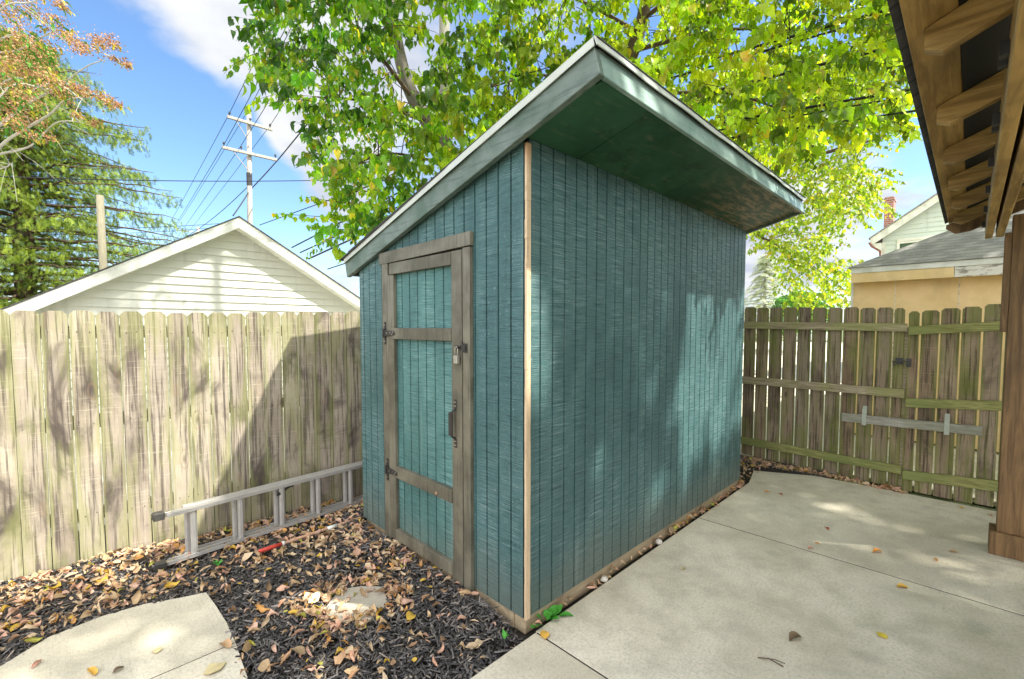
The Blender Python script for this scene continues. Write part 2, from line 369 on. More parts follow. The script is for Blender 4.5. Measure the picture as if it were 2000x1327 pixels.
M_barkg = mat('grey_bark', bark_fn((.13, .12, .10), (.36, .34, .29)), rough=.9)
M_barkm = mat('mottled_bark', bark_fn((.07, .06, .05), (.24, .22, .18)), rough=.9)
M_pale = mat('pale_branch_bark', bark_fn((.25, .24, .2), (.55, .53, .46)), rough=.9)
M_pole = mat('weathered_pole', bark_fn((.20, .185, .16), (.40, .38, .33)), rough=.9)
M_polg = mat('mossy_pole', bark_fn((.10, .095, .06), (.24, .22, .15)), rough=.9)
M_wire = mat('black_cable', lambda N: (.012, .012, .014), rough=.6)
def cedar_fn(a, b, ax=(2.5, 30, 34)):
    def fn(N):
        v = N.obj(); q = N.math('MULTIPLY', N.attr('rnd'), 31.); v = N.vmath('ADD', v, N.comb(q, q, q))
        g = N.noise(N.scale(v, (14, 14, 14)), 1., 3); g2 = N.step(N.noise(N.scale(v, ax), 1., 6, .66, .6), .3, .7); p = N.noise(v, 2.5, 3)
        c = N.mix(g2, a, b); c = N.mix(N.step(p, .5, .7, 0, .5), c, tuple(x * .5 for x in a)); kn = N.vor(N.scale(v, tuple(x * .12 for x in ax)), 1.); c = N.mix(N.step(kn, .10, .03, 0, .8), c, tuple(x * .3 for x in a)); return {'col': c, 'h': g2, 'hs': .3}
    return fn
M_ced = mat('stained_cedar', cedar_fn((.19, .11, .03), (.46, .29, .095)), rough=.5)
M_cedw = mat('stained_cedar_rafters', cedar_fn((.19, .11, .03), (.46, .29, .095), (30, 2.5, 34)), rough=.5)
M_cedd = mat('dark_stained_cedar', cedar_fn((.10, .055, .02), (.24, .14, .055), (30, 30, 2.5)), rough=.55)
def lap_fn(a, b):
    return lambda N: {'col': N.mix(N.step(N.noise(N.scale(N.obj(), (6, 6, .8)), 1., 5, .6), .52, .72, 0, .3), N.mix(N.noise(N.scale(N.obj(), (1.5, 1.5, 6)), 1., 4), a, b), tuple(q * .55 for q in a)), 'rough': .5}
M_lap = mat('cream_lap_siding', lap_fn((.44, .45, .39), (.54, .55, .48)))
M_lapb = mat('pale_green_lap_siding', lap_fn((.50, .58, .53), (.60, .67, .62)))
M_white = mat('white_fascia', paint_fn((.60, .62, .55), (.74, .76, .70), (.42, .43, .38), (2, 2, 2)))
M_tan = mat('tan_panel_wall', paint_fn((.72, .53, .25), (.80, .60, .31), (.55, .40, .20), (2, 2, 2)))
M_gshing = mat('grey_shingles', shingle_fn((.21, .20, .18), (.31, .295, .265), .052, .25), rough=.9)
M_peel = mat('peeling_white_board', lambda N: N.mix(N.step(N.noise(N.scale(N.obj(), (3, 6, 25)), 1., 5, .7), .5, .6), (.68, .66, .6), (.26, .24, .2)))
M_glass = mat('window_glass', lambda N: (.05, .09, .07), rough=.08, spec=.8)
def brick_fn(N):
    br = N.node('ShaderNodeTexBrick'); x, y, z = N.sep(N.obj()); N.put(br.inputs['Vector'], N.comb(N.math('ADD', x, y), z, 0.)); br.inputs['Scale'].default_value = 1.
    br.inputs['Brick Width'].default_value = .21; br.inputs['Row Height'].default_value = .075; br.inputs['Mortar Size'].default_value = .012
    N.put(br.inputs['Color1'], (.30, .085, .055)); N.put(br.inputs['Color2'], (.42, .14, .09)); N.put(br.inputs['Mortar'], (.42, .36, .31)); return br.outputs[0]
M_brick = mat('red_brick', brick_fn)
M_red = mat('red_grip', lambda N: N.mix(N.noise(N.obj(), 30, 4), (.45, .03, .02), (.62, .09, .06)), rough=.4)
M_hand = mat('worn_wood_handle', bark_fn((.28, .14, .08), (.55, .36, .24)), rough=.7)
M_stone = mat('pale_stone', lambda N: {'col': N.mix(N.noise(N.obj(), 30, 4), (.42, .38, .32), (.75, .72, .66)), 'h': N.noise(N.obj(), 60, 3)}, rough=.8)

# ------------------------------------------------------------------ ground
def slab(name, poly, m, z=0., th=.09, bev=.0015):
    b = MB(); b.prism([(p[0], p[1], z - th) for p in poly], (0, 0, th))
    base = (poly[0][0], poly[0][1], 0); o = b.build(name, m, base=base, bevel=bev, seg=2); o['kind'] = 'structure'; return o
g = MB(); g.add([(-400, -400, -.10), (400, -400, -.10), (400, 400, -.10), (-400, 400, -.10)], [(0, 1, 2, 3)]); g.build('ground', M_grass)['kind'] = 'structure'
g = MB(); g.add([(-6, -.6, -.045), (5, -.6, -.045), (5, 3.2, -.045), (-6, 3.6, -.045)], [(0, 1, 2, 3)]); g.build('soil_bed', M_dirt)['kind'] = 'structure'
slab('patio', [(.046, -.045), (.046, -8), (2.193, -8), (2.193, -.045)], M_con)
slab('patio', [(2.207, -.045), (2.207, -8), (4.30, -8), (4.30, -1.3), (4.30, -.95), (4.28, -.5), (3.99, .06), (3.62, -.02), (3.5, -.045)], M_con2)
slab('patio', [(.035, -.052), (-5, -.062), (-5, -8), (.035, -8)], M_con3)
for a_, b_, c_, d_ in ((2.19, 2.21, -8, -.05), (.032, .05, -8, -.056), (-5, -1.185, 1.026, 1.038)):
    g = MB(); g.box(a_, b_, c_, d_, -.06, -.0025); g.build('soil_joint', M_dirt, base=((a_ + b_) / 2, d_, 0))['kind'] = 'structure'
arc = [(-1.178, 1.036), (-1.17, 1.25), (-1.178, 1.50), (-1.19, 1.69), (-1.21, 1.70), (-1.34, 1.745), (-1.48, 1.81), (-1.68, 1.84), (-1.90, 1.80), (-2.07, 1.66), (-2.4, 1.45), (-3, 1.3), (-5, 1.3), (-5, 1.036)]
slab('path', arc, M_con3)
slab('path', [(-1.178, 1.028), (-5, 1.028), (-5, -.07), (-1.9, -.07), (-1.42, .1), (-1.26, .4), (-1.20, .72)], M_con)
slab('driveway', [(4.75, -12), (60, -12), (60, 16), (4.75, 16)], M_drive, z=-.03, th=.05)
slab('alley', [(-60, 3.6), (4.2, 3.6), (4.2, 8.9), (-60, 8.9)], M_drive, z=-.04, th=.04)

def in_poly(x, y, P):
    r_ = False; n = len(P)
    for i in range(n):
        x1, y1 = P[i]; x2, y2 = P[i - 1]
        if (y1 > y) != (y2 > y) and x < (x2 - x1) * (y - y1) / (y2 - y1) + x1: r_ = not r_
    return r_
SLABS = [arc, [(-1.178, 1.036), (-5, 1.036), (-5, -.07), (-1.9, -.07), (-1.42, .1), (-1.26, .4), (-1.20, .72)]]
def fence_w(s): return 2.55 - .1 * s
def on_bed(s, w_, m=0.):
    if w_ > fence_w(s) - .02 or w_ < -.05 + m: return False
    if s > -.03 and w_ < 1.97: return False
    if s < -1 and any(in_poly(s - m * .7, w_ + (m * -.5), P) for P in SLABS): return False
    return True

# ------------------------------------------------------------------ stepping stone
st = MB(); cs, cw = -.545, .90
pts = [(cs + (.185 + .012 * math.sin(3 * a) + .01 * math.sin(7 * a)) * math.cos(a), cw + (.19 + .012 * math.cos(4 * a)) * math.sin(a), -.03) for a in np.linspace(0, 2 * math.pi, 25)[:-1]]
st.prism(pts, (0, 0, .033)); o = st.build('stepping_stone', mat('stone_concrete', lambda N: {'col': N.mix(N.noise(N.obj(), 14, 5, .65), (.30, .27, .21), (.50, .46, .37)), 'h': N.noise(N.obj(), 90, 3), 'hs': .4}, rough=.85), base=(cs, cw, 0), bevel=.008, seg=2)
tag(o, 'round concrete stepping stone ringed by fallen leaves in the black mulch before the shed door', 'stepping stone')

# ------------------------------------------------------------------ mulch and leaf litter
def rotz(a): 
    c, s_ = np.cos(a), np.sin(a); z = np.zeros_like(a); o_ = np.ones_like(a)
    return np.stack([np.stack([c, -s_, z], -1), np.stack([s_, c, z], -1), np.stack([z, z, o_], -1)], -2)
def roty(a):
    c, s_ = np.cos(a), np.sin(a); z = np.zeros_like(a); o_ = np.ones_like(a)
    return np.stack([np.stack([c, z, s_], -1), np.stack([z, o_, z], -1), np.stack([-s_, z, c], -1)], -2)
def rotx(a):
    c, s_ = np.cos(a), np.sin(a); z = np.zeros_like(a); o_ = np.ones_like(a)
    return np.stack([np.stack([o_, z, z], -1), np.stack([z, c, -s_], -1), np.stack([z, s_, c], -1)], -2)
def mulch_z(s_, w_):
    z = -.012 + .012 * math.sin(s_ * 5) * math.cos(w_ * 6)
    z += .072 * math.exp(-max(0, -s_) / .25) * min(1, max(0, (w_ - .02) / .25)) if w_ < 2.2 else 0
    z += .03 * math.exp(-(fence_w(s_) - w_) / .15)
    return z
P = []
while len(P) < 30000:
    s_ = rng.uniform(-4.2, .55); w_ = rng.uniform(-.05, 2.8)
    if math.hypot((s_ - cs) / .185, (w_ - cw) / .185) < 1 and rng.random() > .02: continue
    if s_ < -2.6 and rng.random() < .55: continue
    if not on_bed(s_, w_, rng.uniform(-.03, .015)): continue
    P.append((s_, w_, mulch_z(s_, w_) - .018 + .026 * rng.random()))
P = np.array(P); n = len(P)
ct = np.array([(-.5, -.5, 0), (.5, -.35, 0), (.5, .35, 0), (-.5, .5, 0), (-.42, -.3, 1), (.45, -.2, 1), (.45, .25, 1), (-.45, .3, 1)]); cf = [(4, 5, 6, 7), (0, 1, 5, 4), (1, 2, 6, 5), (2, 3, 7, 6), (3, 0, 4, 7)]
L = rng.uniform(.02, .07, n) * rng.choice([1, 1, 1, 1.5], n); W_ = rng.uniform(.004, .012, n); Hh = rng.uniform(.002, .006, n)
S = np.zeros((n, 3, 3)); S[:, 0, 0] = L; S[:, 1, 1] = W_; S[:, 2, 2] = Hh
M = rotz(rng.uniform(0, 6.28, n)) @ roty(rng.normal(0, .32, n)) @ rotx(rng.normal(0, .4, n)) @ S
tone = rng.choice([0, 1, 2, 3], n, p=[.28, .34, .28, .10]); base = np.array([(.018, .016, .015), (.052, .048, .045), (.135, .125, .118), (.25, .21, .165)])[tone]
col = base * rng.uniform(.7, 1.4, (n, 1))
o = scatter('mulch', M_chip, ct, cf, M, P, col, base=(-1, 1, 0)); o['kind'] = 'stuff'; tag(o, 'black shredded wood mulch spread between shed, path and fence', 'mulch')

def leaf_tpl(fold=.12, curl=.25, rows=((0, 0), (.12, .2), (.3, .36), (.52, .4), (.75, .26), (1, 0)), tip=0.):
    V = []; Fc = []
    idx = []
    for t, h in rows:
        z = -curl * (t - .4) ** 2 * 1.6 + curl * .2
        if h == 0: V.append((t, 0, z)); idx.append((len(V) - 1,) * 3)
        else:
            V += [(t, -h, z + fold * h * 1.6), (t, 0, z), (t, h, z + fold * h * 1.6)]; k = len(V); idx.append((k - 3, k - 2, k - 1))
    for a, b in zip(idx, idx[1:]):
        for i in (0, 1):
            q = [a[i], a[i + 1], b[i + 1], b[i]]; q = [x for j, x in enumerate(q) if x not in q[:j]]; Fc.append(tuple(q))
    return np.array(V), Fc
PAL = np.array([(.58, .42, .24), (.68, .53, .34), (.52, .33, .19), (.62, .38, .26), (.70, .47, .35), (.60, .32, .10), (.62, .42, .07), (.48, .47, .09), (.30, .20, .11), (.40, .26, .15)])
PW = np.array([.2, .19, .12, .14, .1, .06, .05, .03, .05, .06]); PW /= PW.sum()
def litter_density(s_, w_):
    d_ = .22
    fw = fence_w(s_) - w_
    d_ += .95 * math.exp(-(fw / .35) ** 2) * (1.0 if s_ > -1.3 else .7)
    if s_ > -.95 and w_ > 1.75: d_ += .8
    r_ = math.hypot(s_ - cs, w_ - cw); d_ += 1.6 * math.exp(-((r_ - .23) / .09) ** 2) + .25 * math.exp(-((r_ - .4) / .3) ** 2)
    if s_ < -1.2 and w_ > 1.78: d_ += .75
    if s_ > -.35 and 1.0 < w_ < 1.9: d_ += .5
    if w_ < .45: d_ *= .55
    if r_ < .15: d_ = .45
    return d_
Q = []
while len(Q) < 3000:
    s_ = rng.uniform(-4, .6); w_ = rng.uniform(0, 2.75)
    if s_ < -2.7 and rng.random() < .5: continue
    if not on_bed(s_, w_, rng.uniform(-.04, .03)) or rng.random() * 2.0 > litter_density(s_, w_): continue
    Q.append((s_, w_, mulch_z(s_, w_) + .012 + rng.random() * .02))
for _ in range(230):          # along the foot of the long wall and in the far corner
    s_ = rng.beta(1.2, .8) * 3.5 if rng.random() < .45 else 3.25 + rng.random() * .85
    w_ = rng.normal(-.018, .012) if s_ < 3.3 else rng.uniform(-.02, .4)
    if s_ < 3.4 and w_ > -.004: w_ = -.012
    Q.append((s_, w_, .0 + rng.random() * (.03 if s_ < 3.3 else .05)))
for _ in range(420):
    t = rng.random() ** 1.3; w_ = .45 - t * 1.75; Q.append((4.47 + .12 * w_ - rng.random() * (.05 + .12 * (1 - t) + max(0, w_ + .35) * .5), w_, -.005 + rng.random() * .03))
Q = np.array(Q)
def roll_tpl(roll, curl, twist, seed, wav=.05):
    """dry leaf: seven rows of five points, rolled across, curled along, twisted and ragged"""
    rs_ = np.random.default_rng(seed); V = []; rows = ((0, .03), (.1, .16), (.26, .33), (.45, .40), (.64, .33), (.82, .17), (1., .02))
    for i_, (t_, h) in enumerate(rows):
        cx = t_; cz = -curl * (t_ - .45) ** 2
        for j_ in (-1, -.5, 0, .5, 1):
            u_ = j_ * h * (1 + rs_.normal(0, .12) * (abs(j_) == 1)); k_ = roll + 1e-3
            y_ = math.sin(k_ * u_) / k_; z_ = (1 - math.cos(k_ * u_)) / k_ + abs(j_) * rs_.normal(0, wav)
            a_ = twist * (t_ - .5); V.append((cx + rs_.normal(0, .012), y_ * math.cos(a_) - z_ * math.sin(a_), cz + y_ * math.sin(a_) + z_ * math.cos(a_)))
    F_ = [(i_ * 5 + j_, i_ * 5 + j_ + 1, i_ * 5 + j_ + 6, i_ * 5 + j_ + 5) for i_ in range(6) for j_ in range(4)]
    return np.array(V), F_
tpls = [roll_tpl(2.5, .5, .3, 1), roll_tpl(4., .9, 1., 2), roll_tpl(6., .3, -.8, 3), roll_tpl(.6, .3, .2, 4, .02), roll_tpl(5., 1.6, 1.6, 5, .08), roll_tpl(-3.5, -.9, -1.8, 6, .07), roll_tpl(1.5, -.6, .8, 7, .09)]
part_ = rng.integers(0, 7, len(Q))
def merged_leaves(name, m_, Q, part_, sizes, cols, label, cat, base, flat=.25):
    # one mesh from several leaf shapes: pad all templates to one topology (same rows)
    n = len(Q); nv = len(tpls[0][0]); T = np.stack([t[0] for t in tpls])[part_]
    S = np.zeros((n, 3, 3)); S[:, 0, 0] = sizes; S[:, 1, 1] = sizes * rng.uniform(.45, 1.05, n); S[:, 2, 2] = sizes * rng.uniform(.5, 1.1, n)
    M = rotz(rng.uniform(0, 6.28, n)) @ roty(rng.normal(0, flat, n)) @ rotx(rng.normal(0, flat * 2., n)) @ S
    V = np.einsum('mij,mnj->mni', M, T - np.array([.5, 0, 0])) + Q[:, None, :]
    lift = np.minimum(V[:, :, 2].min(1) - .002, 0); V[:, :, 2] -= lift[:, None] * .8
    tf = tpls[0][1]
    o = scatter(name, m_, V[0] * 0, tf, np.repeat(np.eye(3)[None], n, 0), np.zeros((n, 3)), cols, base=base, smooth=True)
    o.data.vertices.foreach_set('co', (V - np.array(base)).reshape(-1).astype(np.float32)); o.data.update()
    o['kind'] = 'stuff'; tag(o, label, cat); return o
cols = PAL[rng.choice(len(PAL), len(Q), p=PW)] * rng.uniform(.75, 1.2, (len(Q), 1)); cols = np.clip(cols, 0, .85)
merged_leaves('leaf_litter', M_litter, Q, part_, rng.uniform(.028, .072, len(Q)) * rng.choice([.6, 1, 1.25], len(Q)), cols, 'drifts of curled tan, orange and pinkish fallen leaves over the mulch', 'fallen leaves', (-1, 1, 0))

def single_leaf(px, py, size, colr, label, rot=None, tp=0, name='fallen_leaf', z=.004, wd=1.):
    c = grd(px, py); V, Fc = tpls[tp]; b = MB(); a = rot if rot is not None else random.uniform(0, 6.28)
    pts = [((x - .5) * size, y * size * wd, zz_ * size * .5) for x, y, zz_ in V]; mz = min(p[2] for p in pts)
    pts = [(c[0] + x * math.cos(a) - y * math.sin(a), c[1] + x * math.sin(a) + y * math.cos(a), z + zz_ - mz) for x, y, zz_ in pts]
    n = len(pts); pts += [(x, y, q + .0012) for x, y, q in pts]
    b.add(pts, [tuple(reversed(f)) for f in Fc] + [tuple(i + n for i in f) for f in Fc])
    o = b.build(name, leaf_mats(colr), base=(c[0], c[1], 0), smooth=True); tag(o, label, 'leaf', 'single leaves lying on the concrete')
_lm = {}
def leaf_mats(c):
    if c not in _lm:
        k = {'tan': (.50, .32, .17), 'orange': (.62, .27, .06), 'yellow': (.70, .55, .05), 'gold': (.68, .40, .07), 'red': (.42, .13, .06), 'brown': (.16, .11, .06), 'green': (.10, .34, .05), 'pale': (.62, .52, .28), 'pink': (.55, .28, .2)}[c]
        _lm[c] = mat(c + '_leaf', lambda N: {'col': N.mix(N.noise(N.obj(), 35, 4), tuple(x * .7 for x in k), tuple(min(.9, x * 1.2) for x in k)), 'rough': .6})
    return _lm[c]
for a in [(1063, 1242, .075, 'gold', 'golden leaf beside the joint just below the shed corner', .9, 0),
          (1722, 1243, .06, 'yellow', 'round bright yellow leaf low on the patio at the right', 1., 3),
          (1762, 1148, .07, 'gold', 'yellow leaf on the near side of the long patio joint', 2.3, 0),
          (1713, 1080, .08, 'orange', 'orange leaf in the middle of the far patio slab', 2.5, 1),
          (1862, 1079, .055, 'tan', 'small tan leaf on the far slab nearest the brown post', 2., 0),
          (1827, 1095, .05, 'orange', 'small orange leaf left of the brown post foot', .4, 2),
          (1615, 1034, .055, 'red', 'small red leaf on the far slab behind the long joint', .8, 1),
          (1596, 1063, .04, 'orange', 'tiny orange leaf between the red leaf and the joint', 1.4, 2),
          (1583, 1073, .05, 'pink', 'pinkish leaf lying in the long patio joint', 2.6, 1),
          (1498, 962, .06, 'orange', 'left one of the two small leaves near the far end of the shed', 2.2, 2),
          (1524, 967, .055, 'red', 'right one of the two small leaves near the far end of the shed', 1.1, 1),
          (1334, 1112, .045, 'pale', 'lone pale leaf in the middle of the near patio slab', .2, 0),
          (1552, 1249, .09, 'brown', 'dark shrivelled leaf low in the middle of the patio', 2.8, 1),
          (1876, 993, .05, 'gold', 'small yellow leaf on the slab in front of the gate', 1.2, 0),
          (1933, 1008, .05, 'tan', 'small leaf beside the gate bottom near the post', .7, 1),
          (180, 1315, .085, 'gold', 'narrow yellow leaf at the left on the path', 1.8, 2),
          (231, 1311, .05, 'brown', 'crumpled dark brown leaf on the path', .5, 1),
          (308, 1272, .05, 'pale', 'small pale yellow leaf in the middle of the path', 1.1, 3),
          (420, 1308, .10, 'pale', 'veined straw coloured leaf on the near path slab', .2, 3),
          (440, 1263, .09, 'tan', 'rolled reddish tan leaf beside the path joint and mulch', 2.0, 1),
          (72, 1299, .06, 'pink', 'small pinkish leaf at the far left of the path', 1.0, 2)]:
    single_leaf(a[0], a[1], a[2], a[3], a[4], a[5], a[6])
b = MB(); p0 = grd(1480, 1287); p1 = grd(1530, 1305); b.tube([p0 + (0, 0, .006), (p0 + p1) / 2 + (.01, .01, .014), p1 + (0, 0, .006)], .003, 5); b.tube([p0 + (0, 0, .006), (p0 + p1) / 2 + (.03, -.01, .01), p1 + (.03, 0, .006)], .002, 5)
tag(b.build('twig', M_bark, base=(p0[0], p0[1], 0)), 'forked dark twig lying low on the near patio slab', 'twig')

# ------------------------------------------------------------------ shed
LN, WD, ZT, SL = 3.35, 1.93, 2.68, .26
Z0 = .068
shed = thing('garden_shed', 'teal wood garden shed with slanted roof and plank door standing on the patio edge', 'shed', (0, 0, 0))
def grooved(mb, a0, a1, fixed, axis, outward, zb, ztop, grooves, gw=.0125, gd=.012, th=.014):
    """vertical board siding with real grooves; axis 's' or 'w'; outward = -1/+1 sign of the outside normal along the other axis"""
    brk = [(a0, 0)]; seg = 0; segs = []
    for gpos in sorted(grooves):
        if a0 + .01 < gpos < a1 - .01:
            segs.append((brk[-1][0], gpos - gw / 2)); brk.append((gpos + gw / 2, 0)); 
    segs.append((brk[-1][0], a1)); 
    def P(a, off, z):
        o_ = fixed + outward * off
        return (a, o_, z) if axis == 's' else (o_, a, z)
    def quad(a, oa, b_, ob, r_):
        vs = [P(a, oa, zb), P(b_, ob, zb), P(b_, ob, ztop(b_)), P(a, oa, ztop(a))]; mb.add(vs, [(0, 1, 2, 3) if flip else (3, 2, 1, 0)], r_)
    flip = (axis == 's') == (outward < 0)
    for i, (a, b_) in enumerate(segs):
        r_ = int(a / 1.22) * .13
        quad(a, 0, b_, 0, r_)
        if i + 1 < len(segs):
            c_ = segs[i + 1][0]; quad(b_, 0, b_ + .0015, -gd, r_); quad(b_ + .0015, -gd, c_ - .0015, -gd, r_); quad(c_ - .0015, -gd, c_, 0, r_)
    # underside lip and back sheet
    for (z_, k) in ((zb, 0),):
        mb.add([P(a0, 0, z_), P(a0, -th, z_), P(a1, -th, z_), P(a1, 0, z_)], [(0, 1, 2, 3)], 0)
    mb.add([P(a0, -th, zb), P(a1, -th, zb), P(a1, -th, ztop(a1)), P(a0, -th, ztop(a0))], [(0, 1, 2, 3)], 0)
GD = .1074
mb = MB(); grooved(mb, 0.034, LN, 0., 's', -1, Z0, lambda a: ZT + .03, [.0175 + GD * k for k in range(1, 34)])
mb.build('long_wall', M_side, shed)
rt = lambda a: ZT - SL * a
grW = [GD * .96 * k + .005 for k in range(1, 20)]
mb = MB(); grooved(mb, .012, .47, 0., 'w', -1, Z0, lambda a: rt(a) + .03, grW); grooved(mb, 1.47, WD, 0., 'w', -1, Z0, lambda a: rt(a) + .03, grW)
grooved(mb, .47, 1.47, 0., 'w', -1, 2.19, lambda a: rt(a) + .03, grW)
mb.build('door_wall', M_side, shed)
mb = MB(); grooved(mb, 0, LN, WD, 's', 1, Z0, lambda a: rt(WD) + .03, [GD * k for k in range(1, 34)]); mb.build('back_wall', M_side, shed)
mb = MB(); grooved(mb, .012, WD, LN, 'w', 1, Z0, lambda a: rt(a) + .03, grW); mb.build('end_wall', M_side, shed)
# raw plywood edge at the near corner: two sheets meeting
mb = MB()
for (x0, x1, y0, y1) in ((-.0005, .0155, -.014, -.001), (.0165, .033, -.013, -.0005)):
    nseg = 26
    for i in range(nseg):
        za = Z0 - .002 + (ZT - Z0) * i / nseg; zb_ = Z0 - .002 + (ZT - Z0) * (i + 1) / nseg; j = random.uniform(-.0016, .0016)
        mb.box(x0 + j, x1 + j * .5, y0 + j, .001, za, zb_ - .0004, 0)
mb.build('corner_edge', M_raw, shed)
mb = MB(); mb.box(.02, LN - .01, .012, .1, -.04, Z0 + .02); mb.box(.02, LN - .01, WD - .1, WD - .02, -.04, Z0 + .02); mb.box(.012, .10, .1, WD - .1, -.04, Z0 + .02)
mb.build('skid', M_skid, shed, bevel=.006, seg=2)
# floor and dark inside
mb = MB(); mb.box(.03, LN - .02, .03, WD - .02, Z0 + .025, Z0 + .045); mb.build('floor_deck', M_skid, shed)

# roof: deck, soffit, fascias, drip edges.  slope frame: u = (0,1,-SL) normalised, n = (0,SL,1)
un = math.hypot(1, SL); U = np.array([0, 1, -SL]) / un; NN = np.array([0, SL, 1]) / un
def rp(s_, w_, n_): return np.array([s_, w_, ZT - SL * w_]) + NN * n_
S0, S1, WF, WB = -.002, LN + .045, -.50, WD + .15
def rbox(mb, s0, s1, w0, w1, n0, n1, r_=0.):
    mb.hexa([rp(s0, w0, n0), rp(s1, w0, n0), rp(s1, w1, n0), rp(s0, w1, n0)], [rp(s0, w0, n1), rp(s1, w0, n1), rp(s1, w1, n1), rp(s0, w1, n1)], r_)
roof_base = shed
mb = MB(); rbox(mb, S0 - .035, S1 + .03, WF - .03, WB + .02, .128, .142); roof = mb.build('roof', M_dark, shed)
roof['_b'] = tuple(base_of(shed))
mb = MB(); 
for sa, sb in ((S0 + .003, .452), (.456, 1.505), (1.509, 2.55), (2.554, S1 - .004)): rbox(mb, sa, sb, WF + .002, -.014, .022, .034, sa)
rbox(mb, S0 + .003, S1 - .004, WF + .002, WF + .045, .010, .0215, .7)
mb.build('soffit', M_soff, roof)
# front fascia (stands square to the roof slope)
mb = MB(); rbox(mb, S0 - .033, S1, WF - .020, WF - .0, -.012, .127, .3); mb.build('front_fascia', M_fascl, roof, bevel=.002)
mb = MB(); fa_, fb_ = WF - .022, WB
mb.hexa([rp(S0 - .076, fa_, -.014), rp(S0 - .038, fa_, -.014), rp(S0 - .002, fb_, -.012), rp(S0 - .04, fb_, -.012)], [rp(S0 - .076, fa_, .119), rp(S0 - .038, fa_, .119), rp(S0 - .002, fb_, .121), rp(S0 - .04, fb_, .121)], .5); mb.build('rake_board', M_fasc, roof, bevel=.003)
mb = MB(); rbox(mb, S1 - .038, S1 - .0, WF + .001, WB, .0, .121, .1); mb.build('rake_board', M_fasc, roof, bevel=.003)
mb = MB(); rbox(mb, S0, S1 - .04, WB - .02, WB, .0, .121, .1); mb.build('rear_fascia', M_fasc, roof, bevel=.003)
# rafter blocking under the roof at the rear eave
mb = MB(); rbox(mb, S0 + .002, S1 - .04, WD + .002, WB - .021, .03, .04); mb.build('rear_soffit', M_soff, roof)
mb = MB()
nseg = 24
for i in range(nseg):                       # slightly wavy drip edge over the rake
    ta_ = .034 * (1 - i / nseg); tb_ = .034 * (1 - (i + 1) / nseg)
    a = WF - .03 + (WB + .02 - WF) * i / nseg; b_ = WF - .03 + (WB + .02 - WF) * (i + 1) / nseg
    j = .0025 * math.sin(i * 1.7) + (.006 if i in (9, 10) else 0); j2 = .0025 * math.sin((i + 1) * 1.7) + (.006 if i + 1 in (9, 10) else 0)
    mb.hexa([rp(S0 - .056 - j - ta_, a, .109 - j), rp(S0 - .051 - j - ta_, a, .109), rp(S0 - .051 - j2 - tb_, b_, .109), rp(S0 - .056 - j2 - tb_, b_, .109 - j2)],
            [rp(S0 - .050 - ta_, a, .153), rp(S0 - .044 - ta_, a, .153), rp(S0 - .044 - tb_, b_, .153), rp(S0 - .050 - tb_, b_, .153)])
mb.build('drip_edge', M_drip, roof)
mb = MB()
for i in range(nseg):
    a = S0 - .086 + (S1 + .10 - S0) * i / nseg; b_ = S0 - .086 + (S1 + .10 - S0) * (i + 1) / nseg
    j = .003 * math.sin(i * 1.3) + (.010 if i in (17, 18) else 0); j2 = .003 * math.sin((i + 1) * 1.3) + (.010 if i + 1 in (17, 18) else 0)
    mb.hexa([rp(a, WF - .044 - j, .107), rp(b_, WF - .044 - j2, .107), rp(b_, WF - .039 - j2, .107), rp(a, WF - .039 - j, .107)],
            [rp(a, WF - .040, .153), rp(b_, WF - .040, .153), rp(b_, WF - .035, .153), rp(a, WF - .035, .153)])
mb.build('drip_edge', M_drip, roof)
mb = MB(); rbox(mb, S0 - .07, S1 + .03, WF - .045, WB + .035, .149, .156)
for k in range(17): rbox(mb, S0 - .072, S1 + .032, WF - .04 + k * .145, WF - .04 + k * .145 + .16, .1565 + .0008 * (k % 2), .1605 + .0008 * (k % 2), k * .1)
mb.build('shingles', M_shing, roof)

# door casing and door
def wbox(mb, w0, w1, z0, z1, o0, o1, r_=0., tilt=0.): mb.box(-o1, -o0, w0, w1, z0, z1, r_)
mb = MB(); wbox(mb, .434, .503, .03, 2.184, .001, .030, .2); mb.build('casing', M_trim, shed, bevel=.002)
mb = MB(); wbox(mb, 1.417, 1.502, .05, 2.184, .001, .028, .6); mb.build('casing', M_trim, shed, bevel=.002)
mb = MB(); mb.hexa([(-.032, .428, 2.192), (-.001, .428, 2.192), (-.001, 1.535, 2.180), (-.032, 1.535, 2.180)], [(-.032, .428, 2.276), (-.001, .428, 2.276), (-.001, 1.535, 2.268), (-.032, 1.535, 2.268)], .9)
mb.build('door_header', M_trim, shed, bevel=.002)
doorT = MB(); grooved(doorT, .508, 1.412, -.002, 'w', -1, .085, lambda a: 2.172, [.53 + .103 * k for k in range(9)], gw=.013)
door = doorT.build('door', M_panel, shed); door['_b'] = tuple(base_of(shed))
for (a, b_, z0, z1, o1, nm, r_) in ((.509, .612, .055, 2.176, .034, 'stile', .1), (1.325, 1.411, .075, 2.09, .032, 'stile', .4),
                                (.6135, 1.372, 2.092, 2.174, .038, 'rail', .5), (.6135, 1.345, 1.612, 1.695, .040, 'rail', .7), (.6135, 1.3235, .565, .652, .040, 'rail', .85), (.6135, 1.3235, .085, .165, .038, 'rail', .3)):
    mb = MB(); wbox(mb, a, b_, z0, z1, .003, o1, r_); mb.build(nm, M_trim, door, bevel=.0025)
